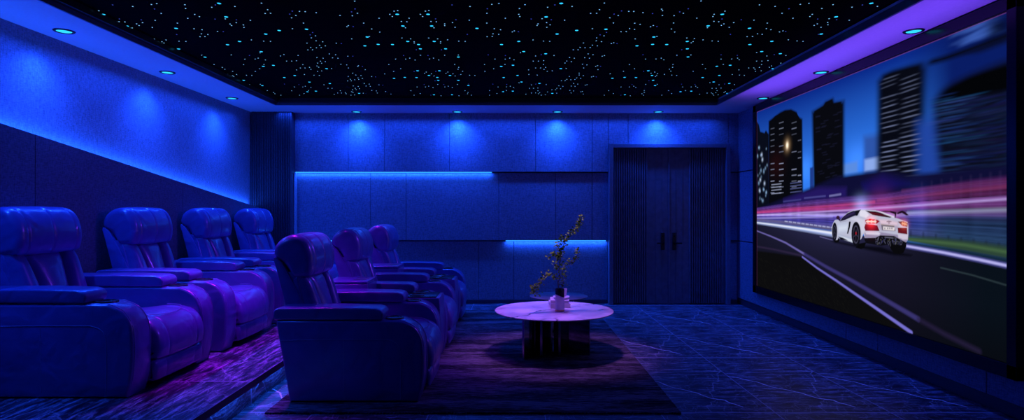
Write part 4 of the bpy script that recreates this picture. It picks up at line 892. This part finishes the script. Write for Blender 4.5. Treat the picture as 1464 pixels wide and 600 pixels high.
# bright far edge line and green verge
poly([(1297, 337), (1340, 340), (1395, 346), (1444, 353), (1444, 371), (1390, 361), (1340, 353), (1297, 345)], (44, 68, 54), 6)
line([(1300, 342), (1380, 350), (1444, 361)], (74, 108, 68), 6, 5, .8)
line([(1297, 348), (1370, 359), (1444, 373)], (16, 40, 62), 9, 4, .9)
line([(1081, 318), (1110, 322), (1150, 328), (1190, 334.5)], (172, 190, 245), 9, 6, .9, 17)
line([(1081, 317.8), (1110, 321.5), (1150, 327), (1190, 333.0)], (236, 240, 255), 4, 3, .95, 8)
line([(1293, 351), (1350, 361), (1400, 371), (1444, 380.5)], (110, 110, 210), 11, 5, .7)
line([(1293, 351), (1350, 361), (1400, 371), (1444, 380.5)], (190, 186, 245), 6.5, 2.5, .9)
line([(1345, 382.5), (1390, 393), (1444, 409)], (60, 78, 84), 3, 2.5, .55)
line([(1172, 338), (1190, 343)], (130, 125, 190), 2.5, 2, .6)
# near lane lines
l1 = [(1081, 329.4), (1101.7, 337.4), (1123, 346.7), (1149.7, 362.7), (1181.7, 381.4), (1219, 401.4), (1265, 428), (1313, 456), (1345, 474)]
line(l1[:4], (120, 110, 190), 5, 3, .8, 9); line(l1[3:8], (60, 54, 118), 12, 4, .85, 16); line([(1313, 456), (1350, 477), (1400, 502)], (38, 30, 62), 14, 6, .7)
l2 = [(1147, 367), (1168, 382.7), (1195, 400.5), (1224.5, 421), (1250, 438.5), (1303, 475)]
line(l2, (122, 116, 214), 7, 2.5, .9, 12)
# ---- the car, measured on a 7.5x enlargement whose corner is (1185, 290)
Q = lambda *a: [(1185+a[i]/7.5, 290+a[i+1]/7.5) for i in range(0, len(a), 2)]
def cp(col, *a, f=1.2, al=1.): poly(Q(*a), col, f, al)
def ell(col, cx, cy, rx, ry, f=1.2, al=1., n=22):
    poly(Q(*[v for k in range(n) for v in (cx+rx*math.cos(2*PI*k/n), cy+ry*math.sin(2*PI*k/n))]), col, f, al)
cp((6, 6, 14), 20, 405, 110, 415, 290, 450, 560, 470, 700, 520, 895, 555, 880, 570, 700, 562, 420, 505, 250, 465, 60, 425, f=5, al=.9)
ell((9, 9, 14), 82, 400, 30, 26); cp((8, 8, 12), 300, 440, 400, 420, 380, 480, 345, 494, 290, 478)
cp((9, 9, 13), 640, 440, 832, 400, 830, 470, 800, 535, 760, 548, 700, 540, 668, 500)
WHT = (186, 187, 210)
cp(WHT, 34, 250, 45, 215, 65, 182, 90, 178, 118, 190, 150, 150, 205, 100, 262, 78, 335, 71, 400, 72, 500, 76, 590, 112, 660, 145, 740, 166, 845, 205, 852, 250, 852, 345, 842, 400, 826, 422, 740, 385, 600, 362, 520, 372, 385, 372, 372, 330, 350, 380, 330, 400, 280, 432, 262, 425, 200, 405, 100, 372, 92, 395, 60, 398, 36, 360, 30, 300)
cp((186, 196, 222), 95, 215, 200, 205, 205, 320, 110, 330, f=8, al=.7); cp((214, 221, 238), 100, 250, 200, 235, 195, 290, 105, 300, f=8, al=.8)
cp((168, 178, 205), 100, 330, 260, 375, 262, 425, 200, 405, 100, 372, f=3, al=.8); cp((228, 234, 246), 105, 345, 250, 392, 255, 420, 200, 402, f=2, al=.6)
cp((212, 210, 230), 235, 170, 300, 150, 380, 180, 385, 300, 360, 330, 330, 240, 290, 195, f=5, al=.8)
cp((232, 228, 244), 330, 76, 395, 78, 430, 130, 400, 160, 330, 140, f=3, al=.8)
cp((150, 140, 172), 385, 315, 540, 310, 700, 335, 845, 350, 842, 400, 826, 422, 740, 385, 600, 362, 520, 372, 385, 372, f=2)
cp((212, 206, 226), 388, 312, 530, 308, 552, 325, 540, 345, 400, 335, f=3); cp((205, 196, 216), 740, 330, 848, 338, 846, 390, 800, 392, 745, 372, f=3)
# glass, roof pillar, mirror
cp((26, 22, 50), 116, 198, 148, 152, 205, 106, 262, 84, 292, 84, 292, 132, 240, 152, 175, 182); cp((58, 44, 92), 150, 168, 210, 118, 270, 96, 275, 110, 215, 138, f=3, al=.7)
cp((16, 16, 26), 285, 82, 345, 70, 330, 90, 308, 134, 288, 140); ell((48, 24, 48), 98, 156, 19, 20); cp((48, 24, 48), 100, 165, 122, 170, 122, 195, 112, 190)
cp((12, 12, 22), 216, 198, 236, 200, 226, 262, 206, 332, 194, 326, 210, 255); cp((14, 14, 26), 100, 362, 150, 372, 205, 402, 130, 392)
line(Q(120, 205, 200, 190), (120, 120, 150), 2, 1.5, .7)
# wheels
ell((14, 14, 24), 62, 308, 27, 100); ell((52, 52, 74), 62, 312, 18, 72); ell((12, 12, 20), 62, 312, 13, 58)
ell((12, 12, 22), 292, 332, 50, 132); ell((62, 60, 82), 290, 338, 33, 98); ell((14, 12, 22), 290, 338, 27, 84)
for k in range(5):
    an = 2*PI*k/5+.3
    line(Q(290, 338, 290+26*math.cos(an), 338+80*math.sin(an)), (70, 68, 92), 2.2, 1.5, .8)
    line(Q(62, 312, 62+12*math.cos(an), 312+55*math.sin(an)), (60, 58, 82), 1.6, 1.2, .8)
ell((170, 20, 30), 291, 325, 8, 16, al=.8)
# rear: diffuser, dark grille
cp((12, 12, 20), 378, 378, 500, 372, 552, 346, 700, 352, 762, 388, 832, 424, 822, 452, 690, 440, 560, 458, 400, 430, 384, 400)
for i in range(46):
    x = 490+rng.random()*300; y = 365+rng.random()*75; line(Q(x, y, x+rng.random()*18-9, y+6+rng.random()*18), (70+int(rng.random()*70),)*2+(110+int(rng.random()*60),), 2, 1.5, .55)
for cx_ in (515, 640, 700, 740, 775): ell((90, 90, 120), cx_, 425, 12, 18, al=.5); ell((14, 14, 20), cx_, 427, 8, 13)
cp((10, 9, 16), 590, 362, 690, 370, 684, 382, 600, 375); line(Q(600, 366, 690, 376), (150, 150, 180), 2, 1.2, .6)
# engine deck and wing
cp((26, 14, 26), 390, 82, 505, 92, 590, 112, 688, 146, 655, 158, 545, 142, 470, 128, 430, 104); cp((92, 18, 34), 430, 100, 520, 104, 640, 142, 545, 138, f=3, al=.6)
cp((226, 220, 240), 520, 84, 570, 96, 715, 150, 690, 156, 590, 118, f=2)
cp((30, 12, 30), 556, 92, 600, 82, 660, 84, 724, 98, 722, 142, 706, 120, 650, 98, 600, 96); cp((30, 12, 30), 722, 108, 786, 80, 818, 94, 858, 132, 828, 134, 784, 106, 740, 120)
line(Q(590, 88, 660, 88), (150, 70, 90), 2, 1.5, .5); line(Q(712, 120, 712, 150), (30, 18, 34), 6, 2)
# tail lights and grilles
cp((150, 120, 150), 480, 175, 640, 180, 740, 200, 742, 270, 700, 300, 560, 300, 520, 240, f=4, al=.4)
cp((236, 205, 222), 540, 178, 640, 182, 735, 205, 735, 240, 560, 225, f=5, al=.75)
cp((120, 18, 36), 388, 182, 440, 168, 520, 180, 546, 196, 515, 222, 400, 222); cp((84, 12, 32), 392, 224, 480, 232, 520, 240, 544, 300, 392, 298, 380, 262)
cp((60, 40, 50), 740, 200, 800, 194, 846, 214, 843, 256, 790, 248); cp((100, 14, 30), 738, 264, 838, 266, 842, 336, 742, 322)
glow(1185+455/7.5, 290+205/7.5, 26, (255, 50, 50), .9, 18); glow(1185+805/7.5, 290+225/7.5, 18, (255, 110, 80), .6, 14); glow(1185+450/7.5, 290+250/7.5, 30, (200, 10, 30), .35, 24)
line(Q(402, 198, 505, 200), (255, 225, 215), 5, 1.5, .95)
for cx_ in (412, 452, 490): line(Q(cx_+10, 184, cx_-8, 199, cx_+10, 214), (255, 210, 200), 3.5, 1.5, .9)
line(Q(785, 216, 832, 230), (255, 190, 150), 4, 1.5, .9)
for cx_ in (790, 812, 830): line(Q(cx_+3, 206, cx_-5, 220, cx_+3, 240), (255, 170, 140), 3, 1.5, .8)
# number plate with unreadable smudged characters, small emblem above
cp((70, 60, 70), 560, 232, 700, 246, 716, 300, 570, 292, f=1.5, al=.7); cp((226, 216, 220), 582, 250, 706, 262, 703, 296, 582, 286)
for a_, b_ in ((594, 606), (624, 638), (646, 660), (668, 684)): cp((120, 110, 130), a_, 262, b_, 263, b_, 281, a_, 280, f=1.2, al=.75)
line(Q(622, 200, 640, 195, 668, 200), (90, 60, 80), 3, 1.5, .8); line(Q(645, 200, 645, 222), (90, 60, 80), 3, 1.5, .8); line(Q(634, 212, 656, 214), (110, 80, 100), 2, 1.5, .7)
line(Q(560, 226, 620, 236, 700, 246), (150, 120, 60), 2, 1.5, .6)
ed = np.maximum.reduce([gu < 3.2, gu > 1596.8, gv > 896.8]).astype(float); over(ed, (120, 60, 130), .45)
IMG = np.clip(IMG, 0, 1)
# grid mesh of the picture, facing the seats
me = bpy.data.meshes.new('screen_picture')
vy = FAR-gu.ravel()/1600*Wd; vz = Z0+gv.ravel()/900*Ht; co = np.stack([np.full_like(vy, SX_), vy, vz], 1)
idx = np.arange(NU*NV).reshape(NV, NU); q = np.stack([idx[:-1, :-1], idx[1:, :-1], idx[1:, 1:], idx[:-1, 1:]], -1).reshape(-1, 4)
me.vertices.add(len(co)); me.vertices.foreach_set('co', co.astype(np.float32).ravel())
me.loops.add(q.size); me.loops.foreach_set('vertex_index', q.astype(np.int32).ravel())
me.polygons.add(len(q)); me.polygons.foreach_set('loop_start', np.arange(0, q.size, 4, dtype=np.int32)); me.polygons.foreach_set('loop_total', np.full(len(q), 4, np.int32))
me.update(calc_edges=True)
at = me.color_attributes.new('picture', 'FLOAT_COLOR', 'POINT'); at.data.foreach_set('color', np.concatenate([IMG.reshape(-1, 3), np.ones((NU*NV, 1))], 1).astype(np.float32).ravel())
mt = bpy.data.materials.new('lit_screen_picture'); mt.use_nodes = True; nt = mt.node_tree; nt.nodes.remove(nt.nodes['Principled BSDF'])
an = N(nt, 'ShaderNodeAttribute'); an.attribute_name = 'picture'; em = N(nt, 'ShaderNodeEmission'); L(nt, an.outputs['Color'], em.inputs['Color'])
em.inputs['Strength'].default_value = 1.; L(nt, em.outputs[0], nt.nodes['Material Output'].inputs['Surface']); mt.cycles.emission_sampling = 'NONE'
me.materials.append(mt)
scr = empty('projection_screen', (3.42, FAR-Wd/2, Z0+Ht/2), label='huge widescreen showing a white sports car on a night city road, in a black frame', cat='screen')
po = bpy.data.objects.new('screen_picture', me); COL.objects.link(po); po.parent = scr; po.matrix_parent_inverse = Matrix.Translation(scr.location).inverted()
def sp(name, *a, **k):
    o = finish(name, B(*a), M['frame'], scr, smooth=0, **k); o.matrix_parent_inverse = Matrix.Translation(scr.location).inverted(); return o
yn, yf = FAR-Wd, FAR
sp('frame_rail', 3.385, 3.44, yn-.085, yf+.11, Z0-.10, Z0-.002, bevel=.004)
sp('frame_rail', 3.385, 3.44, yn-.085, yf+.11, Z0+Ht+.002, 2.885, bevel=.004)
sp('frame_rail', 3.385, 3.44, yn-.085, yn-.002, Z0-.10, 2.885, bevel=.004)
sp('frame_rail', 3.385, 3.44, yf+.002, yf+.11, Z0-.10, 2.885, bevel=.004)
sp('backing_panel', 3.405, 3.438, yn-.01, yf+.01, Z0-.01, Z0+Ht+.01)

# ------------------------------------------------------------------ extra light of the room, with added fill lamps
PURP = (.42, .06, 1.); MAG = (.36, .01, 1.)
spot((TX, TY, 2.96), (.50, .18, 1.), POW_TABLE, 48, .6, .22, name='table_lamp')
spot((-.35, 5.9, 2.96), (.40, .015, 1.), 60, 50, .8, .3, (0., 5.9, 0), name='rug_fill')  # added magenta fill, softens the coffee table's shadow on the rug
spot((-2.25, 5.3, 2.96), MAG, POW_MAG, 68, .9, .14, name='aisle_lamp')
spot((-2.3, 7.5, 2.96), MAG, POW_MAG*.4, 60, .9, .06, name='aisle_lamp')
# added unseen lamp, stands in for the screen's light on the ceiling border
a_ = area((2.95, 5.6, 2.2), (3.12, 5.6, 2.9), 4.2, .2, (.17, .05, .9), POW_SOF, 'screen_glow_fill', 110)
area((.3, 5.6, 2.95), (.3, 5.6, 0), 4.2, 4.5, (.014, .035, 1.), POW_AMB, 'ambient_fill')  # added ambient fill, the black ceiling itself does not glow
spot((2.2, 6.2, 2.93), (.15, .03, 1.), POW_FRONT, 70, 1., .25, (-2.2, 6., .5), name='seat_fill')  # added violet fill aimed at the seats, has no fitting

w = bpy.data.worlds.new('room_dark'); SC.world = w; w.use_nodes = True
w.node_tree.nodes['Background'].inputs[0].default_value = (.01, .05, 1, 1); w.node_tree.nodes['Background'].inputs[1].default_value = .02
cam = bpy.data.cameras.new('camera'); co_ = bpy.data.objects.new('camera', cam); COL.objects.link(co_)
co_.location = (0, 0, EYE); co_.rotation_euler = (PI/2, 0, 0); cam.sensor_width = 36; cam.lens = F/1464*36; cam.clip_end = 60
SC.camera = co_
SC.view_settings.view_transform = 'Standard'; SC.view_settings.look = 'None'; SC.view_settings.gamma = 1; SC.view_settings.exposure = 0
SC.view_settings.use_curve_mapping = False
SC.cycles.use_denoising = True; SC.cycles.max_bounces = 8; SC.cycles.diffuse_bounces = 5
SC.cycles.sample_clamp_indirect = 4
